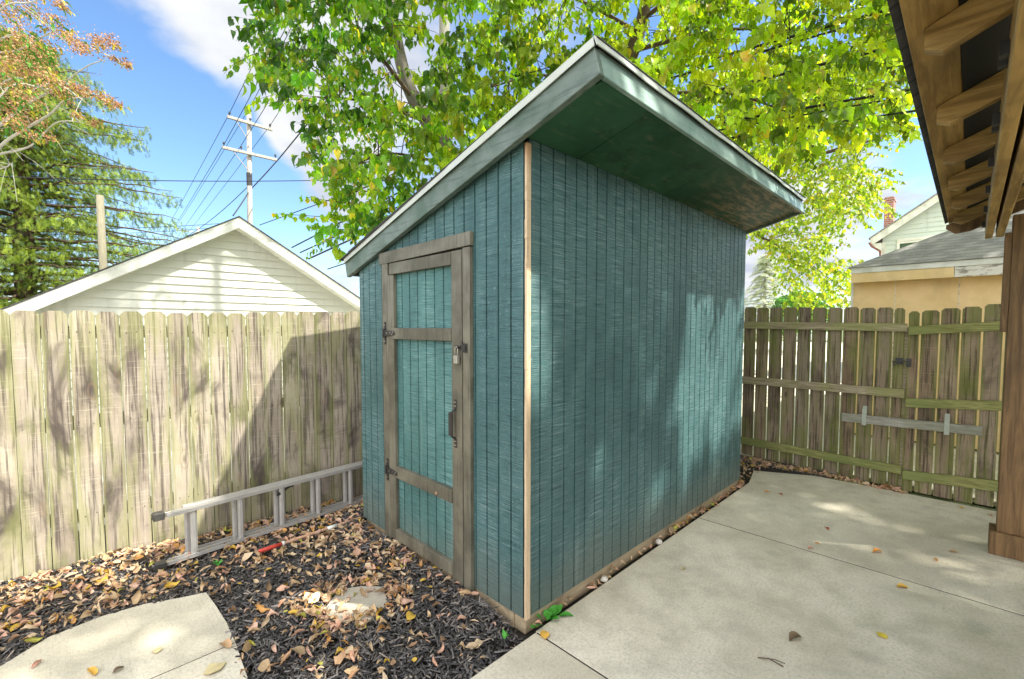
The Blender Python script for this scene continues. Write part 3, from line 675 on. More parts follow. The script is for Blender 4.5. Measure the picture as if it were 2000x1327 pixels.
def hinge(zc, y0):
    mb = MB(); y = y0
    wbox(mb, y - .012, y + .012, zc - .085, zc - .035, .030, .035); wbox(mb, y - .012, y + .012, zc + .035, zc + .085, .030, .035); wbox(mb, y - .015, y + .015, zc - .035, zc + .035, .030, .044)
    mb.tube([(-.048, y, zc - .03), (-.048, y, zc + .03)], .008, 8)
    mb.prism([(-.041, y - .012, zc - .022), (-.041, y - .012, zc + .022), (-.041, y - .155, zc + .014), (-.041, y - .165, zc), (-.041, y - .155, zc - .014)], (-.005, 0, 0))
    h = mb.build('hinge', M_black, door, bevel=.001)
    for yy, dz_, x_ in ((y, .062, -.035), (y, -.062, -.035), (y - .05, 0, -.046), (y - .10, .003, -.046), (y - .125, -.008, -.046), (y - .14, .006, -.046)):
        mb = MB(); mb.tube([(x_ + .001, yy, zc + dz_), (x_ - .003, yy, zc + dz_)], .0045, 8); mb.build('screw', M_steel, h)
hinge(1.655, 1.455); hinge(.60, 1.445)
mb = MB()                                             # pull handle on the right stile
for zc in (1.215, .965): mb.box(-.0385, -.0345, .558, .588, zc - .028, zc + .028)
mb.tube([(-.038, .573, 1.185), (-.048, .573, 1.178), (-.066, .575, 1.166), (-.068, .576, 1.09), (-.066, .575, 1.014), (-.048, .573, 1.002), (-.038, .573, .995)], .0075, 8)
mb.box(-.075, -.064, .562, .596, 1.016, 1.166)
hd = mb.build('handle', M_black, door, bevel=.0015)
for zc in (1.228, 1.203, .978, .953):
    for y_ in (.566, .580): mb = MB(); mb.tube([(-.038, y_, zc), (-.0405, y_, zc)], .004, 8); mb.build('screw', M_steel, hd)
mb = MB(); mb.tube([(-.038, .78, .59), (-.047, .78, .59)], .009, 10); mb.build('knob', M_hand, door)
mb = MB(); mb.box(-.036, -.031, .455, .500, 1.545, 1.60); mb.box(-.045, -.036, .462, .490, 1.556, 1.59); mb.box(-.040, -.0345, .512, .572, 1.560, 1.588); mb.tube([(-.04, .52, 1.574), (-.06, .52, 1.574)], .006, 8)
mb.tube([(-.036, .505, 1.602), (-.046, .495, 1.612), (-.05, .480, 1.600)], .004, 6)
mb.build('hasp', M_black, door, bevel=.001)
pl = thing('padlock', 'small steel padlock with long shackle hanging from the hasp of the shed door', 'padlock', (-.055, .535, 1.49))
mb = MB(); mb.box(-.066, -.046, .515, .552, 1.475, 1.525)
for k in range(4): mb.box(-.0672, -.0448, .514, .553, 1.479 + k * .011, 1.486 + k * .011)
mb.build('lock_body', M_steel, pl, bevel=.002)
mb = MB(); mb.tube([(-.056, .521, 1.52)] + [(-.056, .5335 - .0125 * math.cos(a), 1.565 + .014 * math.sin(a)) for a in np.linspace(0, math.pi, 9)] + [(-.056, .546, 1.52)], .0035, 8); mb.build('shackle', M_steel, pl, smooth=True)

# ------------------------------------------------------------------ fences
def picket(mb, p0, p1, z0, ztop, outn, th=.016, r_=0., dog=.025, lean=0.):
    """dog-eared picket from p0 to p1 (s,w), outn = unit (s,w) normal of thickness"""
    p0 = np.array(p0); p1 = np.array(p1); d_ = p1 - p0; l = np.hypot(*d_); e = d_ / l; n_ = np.array(outn) * th
    cuts = [(0, z0), (l, z0), (l, ztop - dog), (l - dog, ztop), (dog, ztop), (0, ztop - dog)]
    # inner column for the algae-edge attribute: split the board in three strips
    xs = [0, dog, l - dog, l]
    for i in range(3):
        a, b_ = xs[i], xs[i + 1]
        za = ztop if i > 0 else ztop - dog; zb_ = ztop if i < 2 else ztop - dog
        q = [p0 + e * a, p0 + e * b_]
        base = len(mb.v)
        vs = [(*(q[0]), z0), (*(q[1]), z0), (*(q[1]), zb_), (*(q[0]), za)]
        vs2 = [(v[0] + n_[0], v[1] + n_[1], v[2]) for v in vs]
        fs = [(0, 1, 2, 3), (7, 6, 5, 4), (3, 2, 6, 7), (0, 4, 5, 1)]
        if i == 0: fs.append((0, 3, 7, 4))
        if i == 2: fs.append((1, 5, 6, 2))
        mb.add(vs + vs2, fs, r_); ev = [1. if x in (0, l) else 0. for x in (a, b_, b_, a)] * 2; mb.edge += ev
class PMB(MB):
    def __init__(s): super().__init__(); s.edge = []
    def build(s, *a, **k):
        o = super().build(*a, **k); at = o.data.attributes.new('edge', 'FLOAT', 'POINT'); at.data.foreach_set('value', np.array(s.edge, dtype=np.float32)); return o
fl = thing('picket_fence', 'sunlit weathered dog-eared picket fence on the left behind the ladder', 'fence', (-.6, 2.61, 0))
edges = [-2.036, -1.898, -1.76, -1.621, -1.492, -1.355, -1.217, -1.086, -.951, -.82, -.686, -.55, -.415, -.278, -.135, .009, .15, .29]
while edges[0] > -5: edges.insert(0, edges[0] - .138)
while edges[-1] < 5.0: edges.append(edges[-1] + .139)
mb = PMB()
for a, b_ in zip(edges, edges[1:]):
    gap = random.uniform(.003, .0075); ht = 1.815 + random.uniform(-.006, .006) + max(0, a) * .01 + max(0, a + 1) * .03 * (a < .4)
    wa, wb_ = fence_w(a), fence_w(b_); j = random.uniform(-.003, .003)
    picket(mb, (a + gap / 2, wa + j), (b_ - gap / 2, wb_ + j), random.uniform(.0, .03) - .02, ht, (.1, .995), r_=random.random(), dog=.028)
mb.build('picket_panel', M_fenL, fl, bevel=0)
for z in (.30, .98, 1.62):
    mb = MB(); a, b_ = -4.9, 5.; mb.hexa([(a, fence_w(a) + .019, z), (b_, fence_w(b_) + .019, z), (b_, fence_w(b_) + .057, z), (a, fence_w(a) + .057, z)], [(a, fence_w(a) + .019, z + .088), (b_, fence_w(b_) + .019, z + .088), (b_, fence_w(b_) + .057, z + .088), (a, fence_w(a) + .057, z + .088)], z)
    mb.build('rail', M_rail, fl)
for s_ in (-4.2, -2.75, -.05, 2.4, 4.6):
    mb = MB(); mb.box(s_, s_ + .09, fence_w(s_) + .06, fence_w(s_) + .15, -.1, 1.75); mb.build('post', M_rail, fl)
for i, (a, b_) in enumerate(zip(edges, edges[1:])):
    if a < -2.1 or b_ > .2: continue
    for z in (.345, 1.02, 1.66):
        for q in (.25, .75):
            s_ = a + (b_ - a) * q + random.uniform(-.008, .008); zz_ = z + random.uniform(-.012, .012); ww = fence_w(s_) - .0012
            mb = MB(); mb.tube([(s_, ww + .004, zz_), (s_, ww - .0008, zz_)], .0034, 6); mb.build('nail', M_black, fl)

def sR(w_): return 4.47 + .12 * w_
fr = thing('picket_fence', 'mossy brown picket fence seen from its rail side between shed and gate', 'fence', (4.4, -.6, 0))
ew = [.246, .092, -.067, -.224, -.375, -.529, -.681, -.83, -.977, -1.121, -1.218]
while ew[0] < 2.3: ew.insert(0, ew[0] + .156)
mb = PMB()
for i, (a, b_) in enumerate(zip(ew, ew[1:])):
    gap = .015; t = (.35 - a) / 1.6
    picket(mb, (sR(a) + .002 + .04, a - gap / 2), (sR(b_) + .002 + .04, b_ + gap / 2), random.uniform(.01, .03), 1.955 - .055 * max(0, min(1.1, t)) + random.uniform(-.006, .006), (1, -.12), r_=random.random(), dog=.022)
mb.build('picket_panel', M_fenR, fr)
for z0, z1, za, zb_, m_ in ((1.715, 1.815, 1.655, 1.738, M_rail), (.950, 1.055, .972, 1.062, M_rail), (.145, .252, .18, .265, M_railg)):
    mb = MB(); a, b_ = 2.3, -1.236
    ta = 2.3 * .03
    mb.hexa([(sR(a), a, z0), (sR(a) + .038, a, z0), (sR(b_) + .038, b_, za), (sR(b_), b_, za)], [(sR(a), a, z1), (sR(a) + .038, a, z1), (sR(b_) + .038, b_, zb_), (sR(b_), b_, zb_)], z0)
    mb.build('rail', m_, fr, bevel=.004)
mb = MB(); mb.box(4.40, 4.49, -1.29, -1.20, -.1, 1.70); 
gp = mb.build('post', M_rail, fr)
gt = thing('picket_gate', 'mossy green picket gate beside the brown post', 'gate', (4.35, -1.6, 0))
eg = [-1.234, -1.332, -1.478, -1.621, -1.767, -1.907, -2.05, -2.19, -2.33]
mb = PMB()
for i, (a, b_) in enumerate(zip(eg, eg[1:])):
    gap = .016 if i != 2 else .008
    picket(mb, (4.373, a - gap / 2), (4.373, b_ + gap / 2), random.uniform(.0, .02), (1.862, 1.868, 1.885, 1.895, 1.915, 1.92, 1.9, 1.9)[i], (1, 0), r_=random.random(), dog=.022)
mb.build('picket_panel', M_fenR, gt)
for za0, za1, zb0, zb1 in ((1.620, 1.706, 1.672, 1.762), (.880, .970, .933, 1.023), (.130, .222, .172, .282)):
    mb = MB(); a, b_ = -1.245, -2.33
    mb.hexa([(4.331, a, za0), (4.369, a, za0), (4.369, b_, zb0 + .03), (4.331, b_, zb0 + .03)], [(4.331, a, za1), (4.369, a, za1), (4.369, b_, zb1 + .03), (4.331, b_, zb1 + .03)], za0)
    mb.build('rail', M_railg, gt, bevel=.004)
f3 = thing('picket_fence', 'continuation of the mossy picket fence past the gate, behind the brown post', 'fence', (4.37, -4.5, 0))
mb = PMB()
for k in range(36):
    a = -2.46 - k * .155; picket(mb, (4.373, a), (4.373, a - .14), .015, 1.90 + random.uniform(-.01, .01), (1, 0), r_=random.random(), dog=.022)
mb.build('picket_panel', M_fenR, f3)
for z in (.2, .95, 1.7): mb = MB(); mb.box(4.331, 4.37, -8.04, -2.45, z, z + .09, z); mb.build('rail', M_railg, f3)
mb = MB(); mb.box(4.33, 4.42, -2.44, -2.35, -.1, 1.85); mb.build('post', M_rail, f3)
# gate latch
lc = ats(1757, 706, 4.33); lw, lz = lc[1], lc[2]
mb = MB(); mb.box(4.33, 4.355, -1.215, -1.155, lz - .03, lz + .035); mb.box(4.30, 4.33, -1.215, -1.145, lz - .008, lz + .004); mb.tube([(4.315, -1.14, lz), (4.315, -1.142, lz - .05)], .008, 6); mb.build('latch', M_black, fr, bevel=.001)
mb = MB(); mb.box(4.345, 4.371, -1.275, -1.238, lz - .055, lz + .03); mb.tube([(4.335, -1.20, lz + .002), (4.335, -1.262, lz + .002)], .006, 6); mb.box(4.332, 4.345, -1.27, -1.25, lz - .05, lz - .005); mb.build('latch_bar', M_black, gt, bevel=.001)
# wooden drop bar held in two brackets
a = ats(1645, 806, 4.30); a2 = ats(1645, 822, 4.30); b_ = ats(1919, 833, 4.30); b2 = ats(1919, 851, 4.30)
mb = MB(); mb.hexa([(4.262, a[1], a2[2]), (4.30, a[1], a2[2]), (4.30, b_[1], b2[2]), (4.262, b_[1], b2[2])], [(4.262, a[1], a[2]), (4.30, a[1], a[2]), (4.30, b_[1], b_[2]), (4.262, b_[1], b_[2])], .4)
tag(mb.build('wooden_bar', mat('grey_bar_wood', rail_fn((.24, .23, .19), (.38, .37, .32), (.2, .22, .12), .3), rough=.8), base=(4.28, -1.26, .7), bevel=.003), 'loose grey board laid through two metal brackets to bar the gate', 'wooden bar')
for px, par in ((1688, fr), (1850, gt)):
    c0 = ats(px, 800 if px < 1700 else 816, 4.25); c1 = ats(px, 831 if px < 1700 else 850, 4.25); y = c0[1]
    mb = MB(); mb.box(4.255, 4.2595, y - .018, y + .018, c1[2], c0[2] + .004); mb.box(4.2595, 4.37, y - .018, y + .018, c1[2] - .0, c1[2] + .004); mb.box(4.3005, 4.306, y - .018, y + .018, c1[2], c0[2] + .03); mb.build('bracket', M_galv, par)
yl = ats(1872, 830, 4.28); b = MB(); V, Fc = tpls[3]
b.add([(4.28 + y * .03, yl[1] + (x - .5) * .055, yl[2] + .002 + z * .02 + .012) for x, y, z in V], Fc); o = b.build('fallen_leaf', leaf_mats('yellow'), base=(4.28, yl[1], yl[2])); tag(o, 'bright yellow leaf caught on top of the gate bar', 'leaf')

# ------------------------------------------------------------------ ladder on its side against the fence
lad = thing('extension_ladder', 'aluminium extension ladder lying on its side along the picket fence', 'ladder', (-.6, 2.33, 0))
def lp(t, off, z): return (-1.31 + t * .9966, 2.245 + t * .083 + off, z)
for k, off in enumerate((0., .062)):
    for z, nm in ((.022, 'rail'), (.388, 'rail')):
        mb = MB(); 
        a, b_ = (-.005 if k == 0 else .10), 3.1
        # channel section: web plus two flanges
        zo = z + (-.012 if z < .1 else .012)
        pa, pb = lp(a, off, z), lp(b_, off, z)
        mb.bar((pa[0], pa[1], z), (pb[0], pb[1], z), .056 if k == 0 else .05, .004)
        for sd_ in (-1, 1):
            q = .0255 * sd_; hz = .012 * (1 if z < .1 else -1)
            mb.bar((pa[0], pa[1] + q, z + hz), (pb[0], pb[1] + q, z + hz), .004, .026)
        mb.build(nm, M_alu, lad, bevel=.0008)
    for i in range(10):
        t = .155 + i * .312 + (.0 if k == 0 else -.026)
        x, y, _ = lp(t, off, 0); mb = MB()
        # D-shaped ridged rung
        prof = [(.0205 * math.cos(a_) * (1 + .10 * (j % 2)), .016 * math.sin(a_) * (1 + .10 * (j % 2))) for j, a_ in enumerate(np.linspace(0, 2 * math.pi, 17)[:-1])]
        mb.prism([(x + p[0], y + p[1], .025) for p in prof], (0, 0, .36)); mb.build('rung', M_alu, lad)
for z in (.03, .385):
    mb = MB(); x, y, _ = lp(-.045, 0, 0); mb.box(x - .03, x + .028, y - .032, y + .034, z - .028, z + .022)
    for j in range(5): mb.box(x - .036, x - .030, y - .03 + j * .0135, y - .022 + j * .0135, z - .028, z + .022)
    ft = mb.build('rubber_foot', M_rub, lad, bevel=.002); mb = MB(); mb.bar((x + .028, y, z), (x + .075, y + .004, z), .034, .03); mb.build('foot_hinge', M_steel, lad, bevel=.002)
mb = MB(); x, y, _ = lp(.80, .03, 0); mb.box(x - .055, x - .02, y - .045, y - .02, .30, .325); mb.box(x + .02, x + .075, y - .04, y + .03, .345, .36); mb.bar((x - .06, y - .03, .30), (x + .08, y - .03, .365), .012, .012)
mb.build('rung_lock', M_black, lad, bevel=.002)
tl = thing('garden_tool', 'long handled garden tool with red grip lying on leaves in front of the ladder', 'garden tool', (-.4, 1.99, .03))
A_, B_ = np.array([-.809, 1.965, .032]), np.array([.75, 2.035, .034]); dl = (B_ - A_) / np.linalg.norm(B_ - A_)
mb = MB(); mb.tube([A_, A_ + dl * .01, A_ + dl * .09, A_ + dl * .17], [.012, .016, .0155, .013], 10); mb.build('grip', M_red, tl, smooth=True)
mb = MB(); mb.tube([A_ + dl * .17, A_ + dl * .8, B_], .0125, 10); mb.build('handle', M_hand, tl, smooth=True)
for a_, b_ in ((.52, .60), (.165, .185)): mb = MB(); mb.tube([A_ + dl * a_, A_ + dl * b_], .0165, 12); mb.build('ferrule', M_white, tl, smooth=True)

# weeds at the shed corner, pebbles
def weed(name, label, c, blades, cm, cat='weed'):
    mb = MB()
    V, Fc = leaf_tpl(.3, .5)
    for (ang, tilt, size, wdt, dx_, dy_) in blades:
        Mx = np.array(Matrix.Rotation(ang, 3, 'Z') @ Matrix.Rotation(-tilt, 3, 'Y')); Sx = np.diag([size, size * wdt, size * .5])
        mb.add([tuple(np.array(c) + (dx_, dy_, .004) + Mx @ Sx @ v) for v in V], Fc)
    return tag(mb.build(name, cm, base=c, smooth=True), label, cat)
M_weed = mat('weed_green', lambda N: {'col': N.mix(N.noise(N.obj(), 40, 3), (.03, .19, .02), (.10, .42, .05)), 'rough': .5})
c = grd(1070, 1210, 0); c = np.array([c[0], -.03, 0.])
weed('weed', 'bright green weed growing from the crack at the near shed corner', c, [(-2.6, .6, .07, 1, -.08, 0), (-.5, .9, .06, 1, -.02, 0), (.2, .5, .065, 1.2, .02, .01), (1.1, .8, .05, 1.1, 0, .01), (-1.2, .4, .07, 1, .0, 0), (-2.0, .7, .06, 1, .03, 0), (.1, 1.1, .055, 1.2, .05, .01), (2.6, .9, .06, 1, -.04, .01), (-.2, .7, .07, 1, .06, .0), (3.0, .4, .05, 1, -.1, 0)], M_weed)
c = grd(1093, 1203); weed('dandelion_leaf', 'single green dandelion leaf lying out over the concrete by the shed corner', (c[0], c[1], 0), [(-.95, .1, .085, .55, 0, 0), (-.9, .12, .05, .9, -.01, 0)], M_weed, 'weed leaf')
c = grd(985, 1250); weed('weed_sprout', 'tiny green sprout in the mulch beside the near patio edge', (c[0], c[1], 0), [(1.2, 1.2, .05, .6, 0, 0), (.3, .8, .04, .6, 0, 0), (-1, .9, .03, .7, .01, 0)], M_weed, 'sprout')
c = grd(425, 1108); weed('weed_sprout', 'small green weed tuft in leaves just below the ladder foot', (c[0], c[1], 0), [(a_ * .8, .7 + .1 * (a_ % 3), .05, .35, .01 * (a_ % 2), .005 * a_) for a_ in range(8)], M_weed, 'sprout')
def pebble(px, py, r0, label):
    bm_v = []; c = grd(px, py); c = np.array([c[0], min(c[1], -.03), 0]); mb = MB(); k = 7; ring = 5
    V = [tuple(c + (0, 0, r0 * 1.3))]
    for i in range(1, ring):
        for j in range(k):
            a_ = j * 2 * math.pi / k; ph = math.pi * i / ring; q = r0 * random.uniform(.85, 1.15); V.append(tuple(c + (q * math.sin(ph) * math.cos(a_) * 1.2, q * math.sin(ph) * math.sin(a_) * .9, r0 * .6 + q * .7 * math.cos(ph))))
    V.append(tuple(c)); Fc = [(0, 1 + j, 1 + (j + 1) % k) for j in range(k)] + [(1 + i * k + j, 1 + (i + 1) * k + j, 1 + (i + 1) * k + (j + 1) % k, 1 + i * k + (j + 1) % k) for i in range(ring - 2) for j in range(k)] + [(len(V) - 1, 1 + (ring - 2) * k + (j + 1) % k, 1 + (ring - 2) * k + j) for j in range(k)]
    mb.add(V, Fc); tag(mb.build('stone', M_stone, base=c, smooth=True), label, 'stone', 'white stones along the shed foot')
pebble(1177, 1134, .026, 'white stone at the shed foot, the one nearer the camera'); pebble(1281, 1060, .028, 'white stone at the shed foot, the one farther along the wall')

# ------------------------------------------------------------------ gazebo on the right
gz = thing('gazebo', 'brown stained cedar gazebo with open rafters along the right edge', 'gazebo', (3.2, -1.97, 0))
def post(s0, s1, w0, w1, name='post'):
    mb = MB(); mb.box(s0, s1, w1, w0, 0, 2.515); p = mb.build(name, M_cedd, gz, bevel=.004); p['_b'] = tuple(base_of(gz))
    mb = MB()
    for q in ((s0 - .036, s0 - .001, w1 - .036, w0 + .036), (s1 + .001, s1 + .036, w1 - .036, w0 + .036), (s0, s1, w0 + .001, w0 + .036), (s0, s1, w1 - .036, w1 - .001)): mb.box(q[0], q[1], q[2], q[3], .002, .175, q[0])
    mb.build('base_trim', M_cedd, p, bevel=.003)
post(3.15, 3.29, -1.880, -2.03); post(3.15, 3.29, -5.8, -5.94); post(-2.9, -2.76, -1.880, -2.03); post(-2.9, -2.76, -5.8, -5.94)
for i, (w0, w1, e) in enumerate(((-1.742, -1.785, 3.40), (-1.800, -1.843, 3.37))):
    mb = MB(); mb.box(-3.1, e, w1, w0, 2.392, 2.530, i * .3); mb.build('beam', M_ced, gz, bevel=.004)
mb = MB(); mb.box(-3.1, 3.4, -5.98, -5.90, 2.392, 2.53, .6); mb.build('beam', M_ced, gz)
mb = MB(); mb.box(3.15, 3.19, -1.878, -1.842, 1.665, 2.390, .8); mb.build('brace', M_cedd, gz, bevel=.003)
RS = .42; rz = lambda w_: 2.532 + RS * (-1.745 - w_)      # underside of the rafters
RIDGE = -3.87
mbB = MB()
for s_ in (-2.9, -2.3, -1.75, -1.2, -.62, .01, .66, 1.26, 1.85, 2.44, 3.05):
    for sgn in (1, -1):
        mb = MB(); mw = lambda w_: w_ if sgn == 1 else 2 * RIDGE - w_
        prof = [(-1.572, rz(-1.572) + .035), (-1.612, rz(-1.612) + .0), (RIDGE, rz(RIDGE)), (RIDGE, rz(RIDGE) + .092), (-1.572, rz(-1.572) + .092)]
        mb.prism([(s_, mw(a_), b_) for a_, b_ in prof], (.04, 0, 0), s_)
        mb.build('rafter', M_cedw, gz, bevel=.002)
for s_ in (.05, .12, .64, .72, 1.24, 1.83, 2.42, 3.03): mbB = MB(); mbB.box(s_, s_ + .03, -1.741, -1.722, 2.43, 2.47); mbB.build('bolt', M_black, gz)
def rfbox(mb, s0, s1, w0, w1, n0, n1, sgn=1, r_=0.):
    mw = lambda w_: w_ if sgn == 1 else 2 * RIDGE - w_
    lo4 = [(s0, mw(w0), rz(w0) + n0), (s1, mw(w0), rz(w0) + n0), (s1, mw(w1), rz(w1) + n0), (s0, mw(w1), rz(w1) + n0)]
    hi4 = [(a_, b_, c_ + n1 - n0) for a_, b_, c_ in lo4]; mb.hexa(lo4, hi4, r_)
mb = MB(); rfbox(mb, -3.2, 3.38, -1.535, -1.64, .094, .112, 1, .3); mb.build('eave_board', M_ced, gz, bevel=.002)
mb = MB(); rfbox(mb, -3.2, 3.38, -1.641, RIDGE, .094, .112); rfbox(mb, -3.2, 3.38, -1.535, RIDGE, .094, .112, -1); mb.build('roof_deck', M_dark, gz)
mb = MB(); rfbox(mb, -3.25, 3.41, -1.515, RIDGE, .115, .130); rfbox(mb, -3.25, 3.41, -1.515, RIDGE, .115, .130, -1); 
rfbox(mb, -3.24, 3.4, -1.512, -1.56, .112, .1148)
mb.build('shingles', M_shing, gz)
mb = MB(); mb.prism([(3.37, -1.52, 2.50), (3.37, -1.575, 2.455), (3.37, -1.66, 2.465), (3.37, RIDGE, rz(RIDGE) - .02), (3.37, RIDGE, rz(RIDGE) + .092), (3.37, -1.52, rz(-1.52) + .092)], (.022, 0, 0)); mb.build('gable_trim', M_cedd, gz)

# ------------------------------------------------------------------ white garage behind the left fence
gg = thing('garage', 'cream lap-sided garage with low gable standing behind the left picket fence', 'garage', (.84, 9.3, 0))
PK, PZ, HB, GS = .84, 3.80, 3.35, .60
rz2 = lambda s_: PZ - GS * abs(s_ - PK)
mb = MB(); z = 0
while z < 3.75:
    z1 = min(z + .159, 3.75)
    def half(zz_): return min(3.05, (PZ - zz_) / GS - .02)
    h0, h1 = half(z), half(z1)
    if h1 <= .02: h1 = .02
    mb.add([(PK - h0, 9.3 - .026, z), (PK + h0, 9.3 - .026, z), (PK + h1, 9.3, z1), (PK - h1, 9.3, z1), (PK + h0, 9.3, z), (PK - h0, 9.3, z)], [(0, 1, 2, 3), (5, 4, 1, 0)], z * .1)
    z += .159
mb.build('gable_wall', M_lap, gg)
mb = MB(); mb.box(PK - 3.05, PK + 3.05, 9.32, 16, 0, 1.95); mb.build('wall', M_lap, gg)
for sg in (-1, 1):
    mb = MB(); e = PK + sg * HB
    mb.prism([(PK, 9.0, PZ + .17), (PK, 9.0, PZ - .04), (e, 9.0, rz2(e) - .04), (e, 9.0, rz2(e) + .17)], (0, .02, 0)); mb.build('rake_fascia', M_white, gg)
    mb = MB(); mb.prism([(PK, 8.992, PZ + .17), (PK, 8.992, PZ + .125), (e, 8.992, rz2(e) + .125), (e, 8.992, rz2(e) + .17)], (0, .006, 0)); mb.build('drip_trim', M_white, gg)
    mb = MB(); mb.prism([(PK, 9.02, PZ - .03), (PK, 9.02, PZ - .045), (e, 9.02, rz2(e) - .045), (e, 9.02, rz2(e) - .03)], (0, .29, 0)); mb.build('soffit', M_white, gg)
    mb = MB(); mb.prism([(PK, 8.97, PZ + .175), (PK, 8.97, PZ + .195), (e + sg * .05, 8.97, rz2(e) + .165), (e + sg * .05, 8.97, rz2(e) + .145)], (0, 7.3, 0)); mb.build('roof', M_shing, gg)

# ------------------------------------------------------------------ tan garage and house behind the right fence
tg = thing('garage', 'tan panelled garage with grey hip roof behind the gate', 'garage', (6.9, -2.5, 0))
W0g = -.352; SG = 6.9
mb = MB(); mb.box(SG + .3, SG + 6, -7, W0g, 0, 2.41); mb.build('wall', M_tan, tg)
mb = MB()
for w_ in (-.863, -1.552, -2.2, -2.9): mb.box(SG + .296, SG + .299, w_ - .004, w_ + .004, 0, 2.4)
mb.build('panel_joint', M_peel, tg)
mb = MB(); mb.box(SG + .29, SG + .33, W0g, W0g + .03, 0, 2.41); mb.build('corner_trim', M_white, tg)
mb = MB(); mb.box(SG + .02, SG + .296, -7, W0g - .01, 2.40, 2.42); mb.build('soffit', M_tan, tg)
mb = MB(); mb.box(SG, SG + .02, -1.50, W0g - .01, 2.385, 2.525); mb.build('frieze_board', M_tan, tg)
mb = MB(); mb.box(SG - .002, SG + .02, -7, -1.505, 2.385, 2.525); mb.build('frieze_board', M_peel, tg); tag(bpy.data.objects[-1] if False else C.objects[-1], 'white board with peeling paint')
mb = MB(); mb.box(SG - .02, SG + .02, -7, W0g - .01, 2.527, 2.605); mb.build('fascia', M_white, tg)
# hip roof: eave corner near W0g, hips rise inwards
e0 = (SG - .06, W0g - .02 + .06); PK2 = 1.15
A1 = (e0[0], e0[1], 2.61); B1 = (e0[0], -7.06, 2.61); C1 = (SG + 6.06, -7.06, 2.61); D1 = (SG + 6.06, e0[1], 2.61)
kx, kz = 3.06, 3.06 * .53; Rt1 = (e0[0] + kx, e0[1] - 3.06, 2.61 + kz); Rt2 = (e0[0] + kx, -7.06 + 3.3, 2.61 + kz)
mb = MB(); mb.add([A1, B1, C1, D1, Rt1, Rt2], [(0, 4, 5, 1), (1, 5, 2), (2, 5, 4, 3), (3, 4, 0), (0, 1, 2, 3)]); mb.build('roof', M_gshing, tg)

hs_ = thing('house', 'two-storey pale green house with gable, half hidden behind the gazebo eave', 'house', (18, -1.8, 0))
S18 = 18.; pkw = -2.7; hz = lambda w_: 4.73 + .71 * (.852 - w_) if w_ > pkw else 4.73 + .71 * (.852 - pkw) - .71 * (pkw - w_)
mb = MB(); z = 0.
while z < 7.2:
    z1 = z + .15; wa = min(.555, .852 - (z - 4.60) / .71) if z > 4.6 else .555; wb_ = min(.555, .852 - (z1 - 4.60) / .71) if z1 > 4.6 else .555
    ma, mb_ = 2 * pkw - wa, 2 * pkw - wb_
    if wb_ < pkw: break
    mb.add([(S18 + .3 - .03, wa, z), (S18 + .3 - .03, ma, z), (S18 + .3, mb_, z1), (S18 + .3, wb_, z1), (S18 + .3, ma, z), (S18 + .3, wa, z)], [(0, 3, 2, 1), (0, 1, 4, 5)], z * .1); z = z1
mb.build('gable_wall', M_lapb, hs_)
mb = MB(); mb.box(S18 + .32, S18 + 9, 2 * pkw - .555, .555, 0, 4.4); mb.build('wall', M_lapb, hs_)
mb = MB(); mb.box(S18 + .27, S18 + .33, .47, .562, 0, 4.62); mb.build('corner_trim', M_white, hs_)
for sg in (1, -1):
    f = lambda w_: pkw + sg * (w_ - pkw)
    mb = MB(); mb.prism([(S18, f(.87), 4.56), (S18, f(.852), 4.74), (S18, f(pkw), hz(pkw)), (S18, f(pkw), hz(pkw) - .22), (S18, f(.80), 4.52)], (.03, 0, 0)); mb.build('rake_fascia', M_white, hs_)
    mb = MB(); mb.prism([(S18 - .03, f(.90), 4.72), (S18 - .03, f(.90), 4.76), (S18 - .03, f(pkw), hz(pkw) + .055), (S18 - .03, f(pkw), hz(pkw) + .005)], (9.3, 0, 0)); mb.build('roof', M_gshing, hs_)
    mb = MB(); mb.prism([(S18 + .03, f(.85), 4.50), (S18 + .03, f(.85), 4.56), (S18 + .03, f(.56), 4.56), (S18 + .03, f(.56), 4.34)], (8.9, 0, 0)); mb.build('soffit', M_white, hs_)
mb = MB(); mb.tube([(S18 - .02, .88, 4.60), (S18 - .02, .80, 4.46), (S18 + .2, .60, 4.30), (S18 + .25, .58, 3.0)], .035, 6); mb.build('downspout', mat('brown_gutter', lambda N: (.22, .09, .06)), hs_)
mb = MB()
for q in ((.10, .17, 3.4, 4.66), (-.80, -.73, 3.4, 4.66)): mb.box(S18 + .24, S18 + .30, q[0], q[1], q[2], q[3])
mb.box(S18 + .24, S18 + .30, -.73, .10, 4.57, 4.66); mb.box(S18 + .25, S18 + .29, -.73, .10, 4.5, 4.565)
wn = mb.build('window', M_white, hs_); wn['_b'] = tuple(base_of(hs_))
mb = MB(); mb.box(S18 + .27, S18 + .28, -.73, .10, 3.4, 4.5); mb.build('pane', M_glass, wn)
mb = MB(); c0 = ats(1728, 386, 19.5); c1 = ats(1746, 386, 19.5); mb.box(19.5, 20.1, c1[1], c0[1], 4.5, c0[2]); mb.box(19.48, 20.12, c1[1] - .02, c0[1] + .02, c0[2] - .12, c0[2] - .05); mb.build('chimney', M_brick, hs_)

fh = thing('house', 'tiny far white house with grey gable seen beneath the yellow-green leaves', 'house', tuple(aty(1590, 605, 60)))
c0 = aty(1590, 600, 60); q = MB(); q.box(c0[0] - 1.5, c0[0] + 2, c0[1] - 1.6, c0[1] + 1.6, 0, 4.4); q.build('wall', M_white, fh)
q = MB(); q.prism([(c0[0] - 1.8, c0[1] - 1.9, 4.4), (c0[0] - 1.8, c0[1] + 1.9, 4.4), (c0[0] - 1.8, c0[1], 6.0)], (4.2, 0, 0)); q.build('roof', M_gshing, fh)

